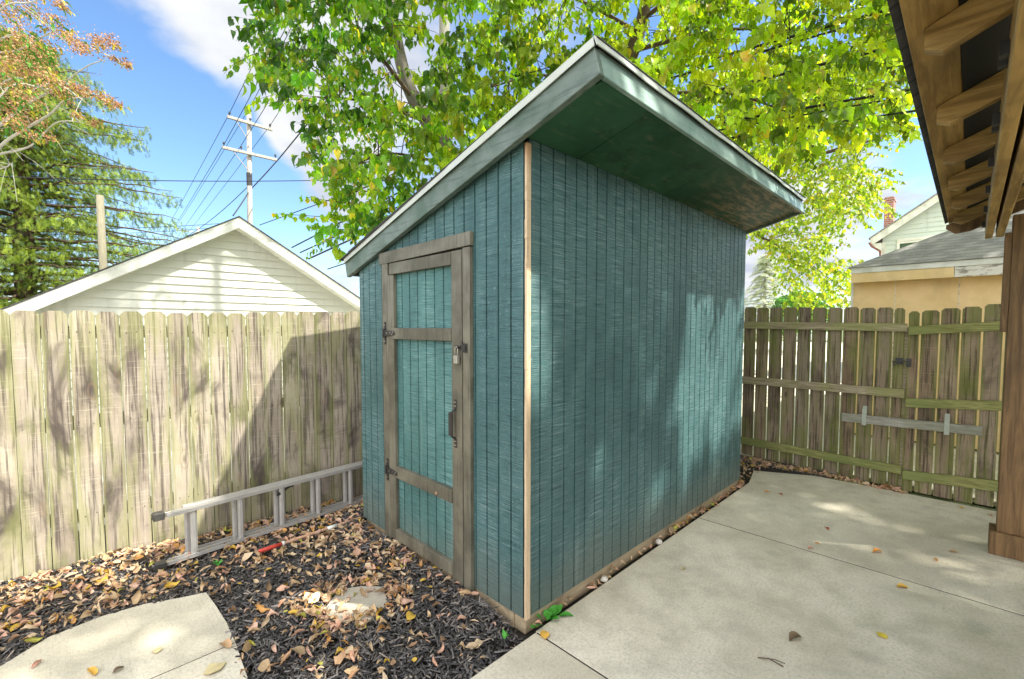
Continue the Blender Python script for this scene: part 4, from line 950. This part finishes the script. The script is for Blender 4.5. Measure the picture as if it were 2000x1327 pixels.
# ------------------------------------------------------------------ utility poles and wires
def pole(base, top, r0, r1, m_, label, arms=(), group=None):
    t = thing('utility_pole', label, 'utility pole', (base[0], base[1], 0), group)
    mb = MB(); mb.tube([(base[0], base[1], 0), tuple(top)], [r0, r1], 12); mb.build('pole', m_, t, smooth=True)
    for (a_, b_, ins) in arms:
        mb = MB(); mb.bar(a_, b_, .09, .10); arm = mb.build('crossarm', M_pole, t, bevel=.01); arm['_b'] = tuple(base_of(t))
        mb = MB()
        for k in ins:
            p = np.array(a_) + (np.array(b_) - np.array(a_)) * k; mb.tube([p + (0, 0, .05), p + (0, 0, .12), p + (0, 0, .14), p + (0, 0, .2)], [.015, .02, .045, .03], 8)
        mb.build('insulator', M_black, arm)
        mb = MB(); mid = (np.array(a_) + np.array(b_)) / 2; 
        p = np.array(a_) * .62 + mid * .38; mb.bar(p + (0, 0, -.05), (base[0] if False else top[0] * .0 + mid[0], mid[1], mid[2] - .75), .03, .02); mb.build('brace', M_pole, t)
    return t
WP = 17.6
A1a, A1b = atw(443, 228, WP - .15), atw(532, 254, WP - .15); A2a, A2b = atw(434, 288, WP - .15), atw(541, 313, WP - .15)
t = pole((3.2, WP), (3.37, WP, 9.85), .105, .08, M_pole, 'tall weathered utility pole with two crossarms above the cream garage', [(tuple(A1a), tuple(A1b), (.06, .5, .95)), (tuple(A2a), tuple(A2b), (.03, .33, .97))])
mb = MB(); q = atw(487, 350, WP); mb.tube([(q[0], WP, q[2] - .25), (q[0], WP, q[2] + .22)], .098, 12); mb.build('dark_band', M_black, t)
pole((3.15, 5.0), (3.15, 5.0, 12.0), .10, .085, M_pole, 'tall pole rising out of frame through the leaves behind the shed', [((2.4, 4.9, 11.2), (3.9, 4.9, 11.2), (.05, .95)), ((2.25, 4.9, 10.0), (4.05, 4.9, 10.0), (.06, .36))])
a_ = atw(195, 382, 13.5); pole((a_[0] + .01, 13.5), (a_[0], 13.5, a_[2]), .088, .075, M_polg, 'short mossy cut-off pole behind the left slope of the garage roof')
fa = (atw(345, 450, 60), atw(397, 456, 60)); pole((fa[0][0] + 2., 60), (fa[0][0] + 2., 60, fa[0][2] + .6), .2, .15, M_pole, 'tiny distant utility pole at the edge of the spruce', [(tuple(fa[0]), tuple(fa[1]), (.05, .95))])
nw = [0]
def wire(pts, rad, label, sag=0., nn_=14):
    P = [np.array(p, float) for p in pts]; out = []
    for a, b_ in zip(P, P[1:]):
        for i in range(nn_ + (b_ is P[-1])):
            t = i / nn_; q = a + (b_ - a) * t; q[2] -= sag * 4 * t * (1 - t); out.append(q)
    mb = MB(); mb.tube(out, rad, 5); tag(mb.build('power_line', M_wire, base=tuple(P[0]), smooth=True), label, 'cable', 'overhead cables')
def ext(p, q, k): p = np.array(p); q = np.array(q); return q + (q - p) * k
names = ['outermost top-arm cable running from the left end of the upper crossarm', 'cable from the middle of the upper crossarm', 'cable from the right end of the upper crossarm', 'cable from the left end of the lower crossarm', 'cable from the second insulator of the lower crossarm']
for i, (a_, near) in enumerate(((atw(448, 222, WP), (2.47, 4.9, 11.45)), (atw(487, 212, WP), (3.15, 4.9, 12.1)), (atw(527, 246, WP), (3.83, 4.9, 11.45)), (atw(439, 280, WP), (2.35, 4.9, 10.25)), (atw(468, 289, WP), (2.9, 4.9, 10.25)))):
    far = np.array([a_[0] + 2., 60., a_[2] * .95]); nxt = (near[0], -14., near[2] + .6)
    wire([far, a_, near, nxt], .010, names[i], .12)
wire([atw(455, 422, 17), atw(488, 372, WP), atw(545, 310, WP - .5), (3.2, 4.95, 8.3)], .022, 'thick twisted cable sweeping past the pole down to the garage roof', .02)
wire([atw(300, 480, 40), atw(484, 365, WP)], .014, 'thin service cable leaving the pole to the lower left', .6)
a_, b_ = aty(-60, 343, 9), aty(760, 349, 12); wire([a_, b_], .010, 'long level cable crossing the sky in front of the spruce and the pole', .09)
wire([aty(-60, 447, 14), aty(430, 437, 18)], .010, 'upper of the pale cables low behind the short pole', .1); wire([aty(-60, 455, 14), aty(430, 444, 18)], .008, 'lower of the pale cables low behind the short pole', .14)
for j, (p, q, r_, l) in enumerate((((507, 440), (735, 358), .010, 'thin cable rising above the right slope of the garage roof'), ((570, 484), (760, 386), .014, 'upper thick cable between garage roof and shed roof'),
                              ((586, 494), (800, 394), .014, 'middle thick cable between garage roof and shed roof'), ((603, 506), (830, 402), .018, 'lowest thick cable between garage roof and shed roof'), ((640, 526), (720, 500), .012, 'short cable ending behind the shed eave corner'))):
    A = aty(*p, 9.6 if j else 12); B = aty(*q, 8.4); wire([A, B, ext(A, B, .15)], r_, l)
for j, (p, q, r_, l) in enumerate((((1400, 113), (1790, 4), .016, 'top cable of the pair in the upper right foliage'), ((1400, 127), (1790, 14), .013, 'second cable of the pair in the upper right foliage'),
                              ((1450, 165), (1800, 78), .018, 'thick cable below the pair in the right foliage'), ((1330, 254), (1810, 170), .016, 'middle right cable passing behind the gazebo eave'),
                              ((1330, 268), (1810, 182), .010, 'thin cable just under the middle right cable'), ((1330, 284), (1815, 213), .012, 'lowest right cable passing behind the gazebo eave'))):
    A = aty(*p, 5.8); B = aty(*q, 4.7); wire([ext(B, A, .6), B, ext(A, B, .5)], r_, l, .0)

# ------------------------------------------------------------------ trees
class Foliage:
    def __init__(s): s.M = []; s.P = []; s.c = []; s.br = MB()
    def leaf(s, p, tip, nrm, size, wd, colr):
        t = Vector(tip).normalized(); n_ = Vector(nrm); y = n_.cross(t)
        if y.length < .05: y = Vector((1, 0, 0)).cross(t)
        y.normalize(); z = t.cross(y)
        s.M.append(((t.x * size, y.x * size * wd, z.x * size), (t.y * size, y.y * size * wd, z.y * size), (t.z * size, y.z * size * wd, z.z * size))); s.P.append(tuple(p)); s.c.append(colr)
    def spray(s, p0, dr, length, n_, size, wd, cfun, ok, droop=.5, hang=.75, twig=.004):
        p = Vector(p0); d_ = Vector(dr).normalized(); pts = [p.copy()]; step = length / 5
        for i in range(5): d_ = (d_ + Vector((0, 0, -droop * .25)) + Vector((random.gauss(0, .12), random.gauss(0, .12), random.gauss(0, .08)))).normalized(); p = p + d_ * step; pts.append(p.copy())
        if twig and ok(pts[0]) and ok(pts[-1]): s.br.tube(pts, [twig * (1 - .13 * i) for i in range(6)], 3, cap=False)
        for k in range(n_):
            t = (k + random.random()) / n_ * 5 * .999; i = int(t); q = pts[i].lerp(pts[i + 1], t - i); ax = (pts[i + 1] - pts[i]).normalized()
            side = ax.cross(Vector((0, 0, 1))); side = side.normalized() if side.length > .1 else Vector((1, 0, 0)); sg = 1 if k % 2 else -1
            tip = side * sg * random.uniform(.3, .9) + ax * random.uniform(.0, .6) + Vector((random.gauss(0, .25), random.gauss(0, .25), -hang * random.uniform(.6, 1.5)))
            q = q + side * sg * random.uniform(0, .03) + Vector((random.gauss(0, .02), random.gauss(0, .02), random.gauss(0, .02)))
            if not ok(q): continue
            s.leaf(q, tip, (random.gauss(0, 1), random.gauss(0, 1), random.gauss(0, .8) + .3), size * random.uniform(.6, 1.25), wd * random.uniform(.8, 1.15), cfun(q))
    def build(s, root, m_leaf, m_bark, tpl, crown='crown', bname='branches', branches=True):
        o = scatter(crown, m_leaf, tpl[0], tpl[1], np.array(s.M), np.array(s.P), np.array(s.c), parent=root)
        if branches and s.br.v: s.br.build(bname, m_bark, root)
        return o
LT = leaf_tpl(.25, .45, ((0, 0), (.10, .26), (.3, .40), (.55, .33), (.8, .13), (1, 0)))
LTs = leaf_tpl(.25, .3, ((0, 0), (.35, .30), (.7, .22), (1, 0)))
def shed_clear(p):
    if p[2] < 1.95: return False
    if -.35 < p[0] < 3.7 and -.8 < p[1] < 2.4 and p[2] < ZT - SL * p[1] + .42: return False
    return True
def limb(mb, pts, r0, r1, n_=9):
    P = [np.array(p, float) for p in pts]; out = []
    for i in range(len(P) - 1):
        p0 = P[max(i - 1, 0)]; p1 = P[i]; p2 = P[i + 1]; p3 = P[min(i + 2, len(P) - 1)]
        for k in range(6):
            t = k / 6; out.append(.5 * ((2 * p1) + (-p0 + p2) * t + (2 * p0 - 5 * p1 + 4 * p2 - p3) * t * t + (-p0 + 3 * p1 - 3 * p2 + p3) * t ** 3))
    out.append(P[-1]); m_ = len(out); mb.tube(out, [r0 + (r1 - r0) * i / (m_ - 1) for i in range(m_)], n_); return out

# --- big heart-leaved tree behind the shed
tb = aty(1040, 640, 7.6); root = thing('broadleaf_tree', 'big yellow-green broadleaf tree with large hanging leaves arching over the shed roof', 'tree', (tb[0], tb[1], 0))
base = np.array([tb[0], tb[1], 0.])
mb = MB(); l1 = limb(mb, [base, aty(1035, 560, 7.6), aty(900, 330, 7.4), aty(812, 200, 7.2), aty(775, 80, 7.1), aty(740, -160, 7.), aty(690, -480, 6.8)], .17, .05); mb.build('trunk', M_barkm, root, smooth=True)
mb = MB(); l2 = limb(mb, [base + (.1, 0, 0), aty(1080, 520, 7.4), aty(1170, 300, 7.), aty(1236, 100, 6.8), aty(1262, 0, 6.7), aty(1310, -250, 6.4), aty(1330, -600, 6.2)], .15, .05); mb.build('trunk', M_bark, root, smooth=True)
fo = Foliage()
mains = []
for (src, k, ends, r0) in ((l1, 18, [aty(700, 60, 6.4), aty(600, -20, 5.6)], .035), (l1, 16, [aty(720, 200, 6.2), aty(620, 190, 5.4)], .03), (l1, 12, [aty(760, 300, 6.6), aty(660, 345, 6.4)], .025), (l1, 24, [aty(640, -150, 6.), aty(520, -260, 5.2)], .03),
                          (l2, 14, [aty(1080, 150, 6.2), aty(960, 170, 5.3)], .03), (l2, 20, [aty(1130, 0, 6.), aty(1000, -40, 5.2)], .03), (l2, 18, [aty(1400, 60, 6.), aty(1560, 60, 5.6)], .035), (l2, 15, [aty(1400, 180, 6.4), aty(1540, 220, 6.)], .03), (l2, 22, [aty(1450, -100, 6.), aty(1650, -160, 5.6)], .035)):
    k = min(k, len(src) - 1); mains.append(limb(fo.br, [src[k]] + ends, r0, .008, 6))
allb = np.array([q for b_ in mains for q in b_] + list(l1[14:]) + list(l2[12:]))
POLY = [(515, -30), (500, 120), (560, 175), (610, 235), (622, 330), (650, 420), (640, 470), (700, 455), (760, 460), (900, 330), (1010, 300), (1150, 130), (1330, 250), (1480, 330), (1560, 300), (1640, 255), (1740, 240), (1765, 120), (1740, 30), (1760, -60), (1650, -800), (600, -800)]
HOLES = [(800, 120, 50), (690, 170, 36), (560, 60, 26), (850, 50, 45), (930, 30, 25), (1252, 25, 36), (1242, 85, 24), (620, 130, 20), (700, 270, 24), (975, 100, 24), (1120, 70, 22), (640, 60, 18), (690, 410, 22)]
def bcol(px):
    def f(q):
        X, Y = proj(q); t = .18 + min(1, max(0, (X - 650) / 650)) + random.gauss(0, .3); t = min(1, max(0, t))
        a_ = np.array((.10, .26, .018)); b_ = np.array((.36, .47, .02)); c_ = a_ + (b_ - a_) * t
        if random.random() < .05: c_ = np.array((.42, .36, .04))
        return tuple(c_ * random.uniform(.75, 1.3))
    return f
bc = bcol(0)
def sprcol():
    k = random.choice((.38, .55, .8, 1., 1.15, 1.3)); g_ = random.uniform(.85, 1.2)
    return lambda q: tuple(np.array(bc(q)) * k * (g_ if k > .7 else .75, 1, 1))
def fence_sunny(p):
    t_ = (2.6 - p[1]) / LD[1]
    if t_ < 0: return True
    s_, z_ = p[0] + LD[0] * t_, p[2] + LD[2] * t_
    return not (-1.9 < s_ < .6 and -.6 < z_ < 2.)
def clearB(p): return shed_clear(p) and fence_sunny(p)
cnt = 0
while cnt < 3200:
    px = random.uniform(480, 1790); py = random.uniform(-800, 470)
    if py < -60 and random.random() < .5: continue
    if not in_poly(px, py, POLY): continue
    if any(math.hypot(px - a_, py - b_) < c_ for a_, b_, c_ in HOLES) and random.random() < .93: continue
    near = 3.9 + max(0, (py - 150)) * .004
    Y = random.uniform(near + .6, 8.2) if random.random() < .8 else random.uniform(3.9, 5.)
    if py < -60: Y = random.uniform(3.2, 7.5)
    p = aty(px, py, Y)
    if not clearB(p): continue
    j = random.choice(np.argsort(((allb - p) ** 2).sum(1))[:14].tolist()); src = allb[j]; dd = p - src; L_ = np.linalg.norm(dd)
    if .3 < L_ < 1.0 and random.random() < .22:
        kk = np.array([random.gauss(0, .10), random.gauss(0, .10), random.gauss(.03, .08)]) * L_; k2 = np.array([random.gauss(0, .10), random.gauss(0, .10), random.gauss(.0, .08)]) * L_
        fo.br.tube([src, src + dd * .33 + kk, src + dd * .66 + k2, p], [.009, .007, .005, .003], 4, cap=False)
    dr = dd / max(L_, .01) + np.random.default_rng(cnt).normal(0, .5, 3); dr[2] *= .5
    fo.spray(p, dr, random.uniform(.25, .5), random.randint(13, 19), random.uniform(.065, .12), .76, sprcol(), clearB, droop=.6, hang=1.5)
    cnt += 1
def low_sprig(path, Y, n_, size):
    P = [aty(a_, b_, Y) for a_, b_ in path]; out = limb(fo.br, P, .008, .003, 4)
    for q in out:
        for _ in range(n_):
            fo.leaf(Vector(q) + Vector((random.gauss(0, .04), random.gauss(0, .04), random.gauss(0, .02))), (random.gauss(0, .35), random.gauss(0, .35), -1), (random.gauss(0, 1), random.gauss(0, 1), .2), size * random.uniform(.7, 1.3), .95, tuple(np.array(bc(q)) * (1.5, 1.25, 1)))
for pth in ([(740, 430), (650, 425), (545, 418)], [(730, 400), (660, 395), (598, 385)], [(720, 350), (650, 340), (592, 306)], [(720, 450), (660, 448), (610, 440)], [(700, 170), (590, 165), (535, 145), (502, 120)], [(700, 330), (640, 335), (612, 338)], [(720, 420), (680, 425), (640, 418)], [(760, 370), (700, 375), (650, 372)]):
    low_sprig(pth, random.uniform(5.6, 6.4), 5, .075)
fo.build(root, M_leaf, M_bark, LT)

# --- finer leaved tree behind it on the right
def simple_tree(name, label, base, limbs, bark, poly, holes, n_, ydep, leafsz, nleaf, cfun, mat_, tpl, lenr, clear=lambda p: p[2] > 1.0, wd=1., twig=.004, hang=.6, seed=1, stemr=.14, connect=.25):
    random.seed(seed); root = thing(name, label, 'tree', (base[0], base[1], 0)); f = Foliage(); mb = MB(); al = []
    for l in limbs: al += limb(mb, [tuple(base)] + list(l), stemr, .03)
    mb.build('trunk', bark, root, smooth=True); al = np.array(al); lo_x = min(p[0] for p in poly); hi_x = max(p[0] for p in poly); lo_y = min(p[1] for p in poly); hi_y = max(p[1] for p in poly); c_ = 0
    while c_ < n_:
        px = random.uniform(lo_x, hi_x); py = random.uniform(lo_y, hi_y)
        if not in_poly(px, py, poly) or any(math.hypot(px - a_, py - b_) < r_ for a_, b_, r_ in holes): continue
        p = aty(px, py, random.uniform(*ydep))
        c_ += 1
        if not clear(p): continue
        j = np.argmin(((al - p) ** 2).sum(1)); dd = p - al[j]; L_ = np.linalg.norm(dd)
        if random.random() < connect: f.br.tube([al[j], al[j] + dd * .5 + (0, 0, .1), p], [.018, .012, .005], 4, cap=False)
        dr = dd / max(L_, .01) + np.array([random.gauss(0, .4) for _ in range(3)]); dr[2] *= .5
        f.spray(p, dr, random.uniform(*lenr), nleaf, leafsz, wd, cfun, clear, droop=.4, hang=hang, twig=twig)
    f.build(root, mat_, bark, tpl); return root
def mcol(q):
    t = random.random(); c_ = np.array((.12, .24, .03)) * (1 - t) + np.array((.40, .46, .04)) * t
    if random.random() < .06: c_ = np.array((.45, .35, .05))
    return tuple(c_ * random.uniform(.7, 1.25))
mbs = aty(1395, 640, 13.)
simple_tree('broadleaf_tree', 'finer leaved yellow-green tree filling the gap between shed roof and tan garage', np.array([mbs[0], mbs[1], 0.]),
            [[aty(1395, 500, 13), aty(1400, 380, 12.6), aty(1460, 230, 12), aty(1540, 60, 12), aty(1600, -150, 12)], [aty(1398, 440, 12.8), aty(1500, 340, 12), aty(1610, 300, 11.6), aty(1720, 270, 11.4)], [aty(1398, 480, 12.8), aty(1440, 450, 12.4), aty(1500, 470, 12)]],
            M_bark, [(1340, 200), (1450, 130), (1600, 100), (1700, 60), (1760, -100), (1850, -300), (1850, 60), (1785, 235), (1735, 262), (1700, 300), (1742, 360), (1690, 350), (1735, 395), (1660, 400), (1645, 440), (1560, 400), (1580, 450), (1655, 520), (1665, 560), (1640, 592), (1600, 570), (1560, 598), (1530, 560), (1520, 505), (1470, 470), (1450, 440), (1380, 330)],
            [(1700, 250, 14), (1600, 440, 16), (1560, 545, 12), (1740, 180, 16)], 1500, (10.5, 14), .12, 16, mcol, M_leaf, LTs, (.45, .9), seed=3, stemr=.08, connect=.03)

# --- spruce on the left
random.seed(11)
sb = aty(52, 640, 16.); spr = thing('spruce_tree', 'large drooping yellow-green spruce behind the cream garage at the left', 'tree', (sb[0], sb[1], 0))
mb = MB(); tp = np.array([sb[0] + .2, sb[1], 12.]); mb.tube([(sb[0], sb[1], 0), (sb[0] + .05, sb[1], 5), tuple((np.array([sb[0], sb[1], 0]) + tp) / 2 + (0, 0, 2)), tuple(tp)], [.32, .26, .16, .03], 10); mb.build('trunk', M_bark, spr, smooth=True)
f = Foliage()
nt = ([], [])
Vn = []; Fn = []
for k in range(9):                       # needle sprig: two rows of narrow blades along a stem
    x = k / 9; sg = 1 if k % 2 else -1; b0 = len(Vn)
    Vn += [(x, 0, 0), (x + .10, 0, .0), (x + .24, sg * .26, -.05), (x + .17, sg * .24, -.05)]; Fn.append((b0, b0 + 1, b0 + 2, b0 + 3))
b0 = len(Vn); Vn += [(0, -.02, .02), (1.1, -.0, .0), (1.1, .03, .0), (0, .05, .02)]; Fn.append((b0, b0 + 1, b0 + 2, b0 + 3))
NTPL = (np.array(Vn), Fn)
def rad_at(z):                              # crown radius by height
    return float(np.interp(z, [1.2, 4, 5.5, 8, 9.7, 10.9, 12.0], [4.6, 6.0, 5.8, 4.7, 3.9, 2.4, .3]))
for i in range(230):
    z = 1.6 + 10.2 * (i / 230.) ** .95; a_ = i * 2.399 + random.gauss(0, .2); rr = rad_at(z) * random.choice((random.uniform(.4, .8), random.uniform(.8, 1.08), random.uniform(.85, 1.05)))
    dv = Vector((math.cos(a_), math.sin(a_), .0)); p = Vector((sb[0], sb[1], z)); pts = [p.copy()]; nst = 9
    for k in range(nst):
        t = (k + 1) / nst; q = p + dv * rr * t; q.z = z + .25 * rr * .3 * t - .55 * rr * .3 * t * t + (.12 * rr * max(0, t - .7)); q += Vector((random.gauss(0, .05), random.gauss(0, .05), random.gauss(0, .04))); pts.append(q)
    f.br.tube(pts, [.055 * (1 - k / nst) + .008 for k in range(nst + 1)], 5, cap=False)
    for k in range(2, nst + 1):
        for _ in range(int(14 + 1.8 * k)):
            t = random.random(); q = pts[k - 1].lerp(pts[k], t); sg = random.choice((-1, 1)); side = Vector((-dv.y, dv.x, 0)) * sg
            off = random.random() ** .8 * (.25 + .5 * (1 - abs(k / nst - .55)))
            q2 = q + side * off + Vector((0, 0, -random.random() * .45 * (.4 + off)))
            tip = side * random.uniform(-.4, .9) + dv * random.uniform(-.3, .8) + Vector((0, 0, -random.uniform(.3, 1.8)))
            tt = random.random(); c_ = np.array((.045, .095, .015)) * (1 - tt) + np.array((.27, .35, .03)) * tt
            f.leaf(q2, tip, (random.gauss(0, .5), random.gauss(0, .5), 1), random.uniform(.09, .21), random.uniform(.9, 1.6), tuple(c_ * random.uniform(.6, 1.3)))
f.build(spr, M_need, M_bark, NTPL)

# --- brown seeded tree reaching in from the left edge
random.seed(5)
ob = aty(-420, 640, 7.5); ot = thing('seeding_tree', 'nearby tree with pale branches and brown seed clusters reaching in at the top left', 'tree', (ob[0], ob[1], 0))
mb = MB(); mb_l = limb(mb, [(ob[0], ob[1], 0), aty(-400, 450, 7.4), aty(-300, 330, 7.2), aty(-180, 280, 7.)], .13, .05, 9)
mb.build('trunk', M_pale, ot, smooth=True)
f = Foliage(); arms = []
J = aty(-180, 280, 7.)
for pth, r0 in (([(-60, 325), (20, 270), (95, 225), (130, 195), (195, 190)], .028), ([(-80, 300), (0, 245), (50, 205), (110, 172), (170, 130), (205, 118)], .026), ([(-90, 250), (0, 165), (50, 155), (90, 178)], .02), ([(-90, 200), (0, 78), (60, 76), (100, 68)], .018),
               ([(-70, 330), (0, 330), (25, 318)], .02), ([(-60, 310), (5, 300), (60, 285), (110, 240), (165, 240)], .022), ([(-100, 150), (0, 20), (60, 5), (110, -15)], .018), ([(-70, 260), (20, 170), (75, 170), (115, 165), (180, 210)], .016), ([(-80, 120), (30, 100), (110, 60), (150, 80), (235, 120)], .014), ([(-80, 40), (20, -20), (80, -50), (125, 10)], .014), ([(-90, 0), (0, -80), (60, -120)], .018), ([(-100, 100), (-40, -100), (40, -300)], .03)):
    Yd = random.uniform(5.8, 6.8); P = [J] + [aty(a_, b_, Yd) for a_, b_ in pth]; arms.append((limb(f.br, P, r0, .005, 5), Yd))
for al, Yd in arms:
    for _ in range(9):
        q = Vector(al[random.randint(6, len(al) - 1)]); e = q + Vector((random.gauss(0, .25), random.gauss(0, .25), random.gauss(-.02, .22))); f.br.tube([q, (q + e) / 2 + Vector((0, 0, .03)), e], [.005, .003, .002], 3, cap=False)
seeds = [(30, 40, 34), (60, 20, 22), (20, 100, 34), (60, 120, 30), (45, 75, 20), (90, 95, 24), (115, 60, 22), (150, 90, 16), (190, 85, 18), (100, 35, 16), (215, 78, 12), (225, 90, 10), (245, 122, 10), (250, 128, 6), (222, 115, 8), (190, 78, 10), (15, 160, 30), (45, 185, 26), (90, 150, 20), (60, 195, 20), (25, 215, 22), (120, 180, 14), (165, 180, 16), (105, 160, 18), (150, 170, 12), (200, 190, 12), (215, 200, 12), (230, 205, 8), (130, 195, 12), (60, 265, 12), (100, 270, 10), (75, 240, 14), (30, 240, 16), (150, 225, 10), (185, 240, 10), (115, 5, 12), (120, 12, 8), (30, -20, 30), (80, -40, 24), (0, 130, 30), (80, 105, 20), (30, 130, 24), (55, 145, 20), (10, 15, 26), (140, 75, 12), (165, 95, 12)]
for px, py, rr in seeds:
    c0 = np.array(aty(px, py, random.uniform(5.7, 6.7))); rm = rr / F * 6.2
    for _ in range(int(rr * 11)):
        u = np.array([random.gauss(0, .55), random.gauss(0, .5), random.gauss(0, .42)]); p = c0 + u * rm
        t = random.random(); c_ = np.array((.27, .13, .05)) * (1 - t) + np.array((.60, .39, .22)) * t
        if px < 130 and random.random() < .035: c_ = np.array((.09, .26, .03)); f.leaf(p, (random.gauss(.5, .4), random.gauss(0, .5), -.5), (0, 0, 1), .13, .5, tuple(c_)); continue
        if random.random() < .02: c_ = np.array((.45, .42, .04)); f.leaf(p, (random.gauss(.5, .4), random.gauss(0, .5), -.6), (0, 0, 1), .10, .6, tuple(c_)); continue
        f.leaf(p, (random.gauss(0, 1), random.gauss(0, 1), random.gauss(-.7, .6)), (random.gauss(0, 1), random.gauss(0, 1), random.gauss(0, 1)), random.uniform(.016, .036), random.uniform(.8, 1.2), tuple(c_ * random.uniform(.7, 1.3)))
f.build(ot, M_seed, M_pale, LTs)

# --- far spruce with haze painted into its pale needle colour, low green bushes
random.seed(21)
fb = aty(1492, 640, 34); fs = thing('spruce_tree', 'small far grey-green spruce, coloured pale for haze, seen past the right end of the shed', 'tree', (fb[0], fb[1], 0))
mb = MB(); mb.tube([(fb[0], fb[1], 0), (fb[0], fb[1], 7.4)], [.2, .03], 8); mb.build('trunk', M_barkg, fs)
f = Foliage()
for i in range(120):
    z = .8 + 6.4 * i / 120; a_ = i * 2.4; rr = 3.0 * (1 - (z - .8) / 6.8) * random.uniform(.75, 1.05); dv = Vector((math.cos(a_), math.sin(a_), -.12)); p = Vector((fb[0], fb[1], z)); f.br.tube([p, p + dv * rr], [.03, .01], 4, cap=False)
    for k in range(8):
        q = p + dv * rr * (.2 + .8 * random.random()); f.leaf(q, Vector((dv.x, dv.y, -.5)) + Vector((random.gauss(0, .5), random.gauss(0, .5), 0)), (0, 0, 1), random.uniform(.4, .7), 1., tuple(np.array((.42, .45, .38)) * random.uniform(.7, 1.3)))
f.build(fs, M_need, M_barkg, NTPL)
simple_tree('bush', 'rounded green bush low behind the right fence below the leaves', aty(1562, 700, 30) * (1, 1, 0), [[aty(1562, 600, 30), aty(1562, 575, 30)]], M_bark, [(1530, 600), (1535, 580), (1562, 566), (1590, 575), (1612, 600), (1612, 640), (1530, 640)], [], 160, (28, 32), .3, 14, lambda q: tuple(np.array((.06, .16, .04)) * random.uniform(.6, 1.5)), M_leaf, LTs, (.5, 1.), clear=lambda p: p[2] > .1, seed=8, stemr=.08)

# --- shade tree off to the right of the frame, beyond the gazebo: its crown dapples the patio and long wall
random.seed(31)
shd = thing('broadleaf_tree', 'tall shade tree standing beyond the gazebo, out of view to the right', 'tree', (4.2, -7.6, 0))
mb = MB(); t1 = limb(mb, [(4.2, -7.6, 0), (4.1, -7.2, 3), (3.6, -6.2, 5.4), (3., -4.8, 7.2)], .22, .09); limb(mb, [(4.1, -7.2, 3), (4.8, -6.0, 6), (5.4, -4.6, 7.8)], .14, .06); limb(mb, [(3.6, -6.2, 5.4), (2., -5.4, 6.9), (.6, -4.8, 7.9)], .12, .05); mb.build('trunk', M_barkg, shd, smooth=True)
f = Foliage()
def lit_wanted(p):
    """does this leaf's shadow fall where the photograph shows sun?  (a gap in the crown there)"""
    t = -p[1] / LD[1]; s_, z = p[0] + LD[0] * t, p[2] + LD[2] * t
    if 0 < z < 2.3 and -.2 < s_ < 3.5:
        if s_ < .26 and 1.3 < z: return random.random() < .99
        if 1.92 < s_ < 2.95 and z > .55: return random.random() < .99
        if 2.75 <= s_ and z > .6: return random.random() < .88
        if 1.25 < s_ < 2.1 and .35 < z < 1.5 and math.sin(s_ * 13 + z * 2) + .4 * math.sin(z * 5) > .1: return random.random() < .97
        if s_ < 1.2: return False
    t = (2.6 - p[1]) / LD[1]; s_, z = p[0] + LD[0] * t, p[2] + LD[2] * t
    if 0 < z < 1.9 and -1.55 < s_ < 1: return True
    if 0 < z < 2 and -3 < s_ <= -1.55: return random.random() < .6
    t = -p[2] / LD[2]; s_, w_ = p[0] + LD[0] * t, p[1] + LD[1] * t      # ground
    for (a_, b_, r_) in ((-.18, .22, .22), (-1.0, 1.75, .2), (-.9, .5, .14), (-2.2, 1.2, .35), (-1.6, .7, .2)):
        if math.hypot(s_ - a_, w_ - b_) < r_: return True
    return False
n_ = 0
while n_ < 3000:
    s_ = random.uniform(-1.2, 10.2); w_ = random.uniform(-8.5, -1.7); z = random.uniform(6.0, 8.6)
    q = ((s_ - 4.4) / 5.8) ** 2 + ((w_ + 5.) / 3.6) ** 2 + ((z - 7.2) / 1.8) ** 2
    if q > 1: continue
    n_ += 1
    f.spray((s_, w_, z), (random.gauss(0, 1), random.gauss(0, 1), random.gauss(0, .3)), .6, 13, .17, 1., mcol, lambda p: not lit_wanted(p), droop=.4, hang=.4, twig=0)
f.build(shd, M_leaf, M_barkg, LTs)

# ------------------------------------------------------------------ tidy
for o in list(bpy.data.objects):
    if '_b' in o: del o['_b']
for o in C.objects:
    nm = o.name
scn.render.engine = 'CYCLES'
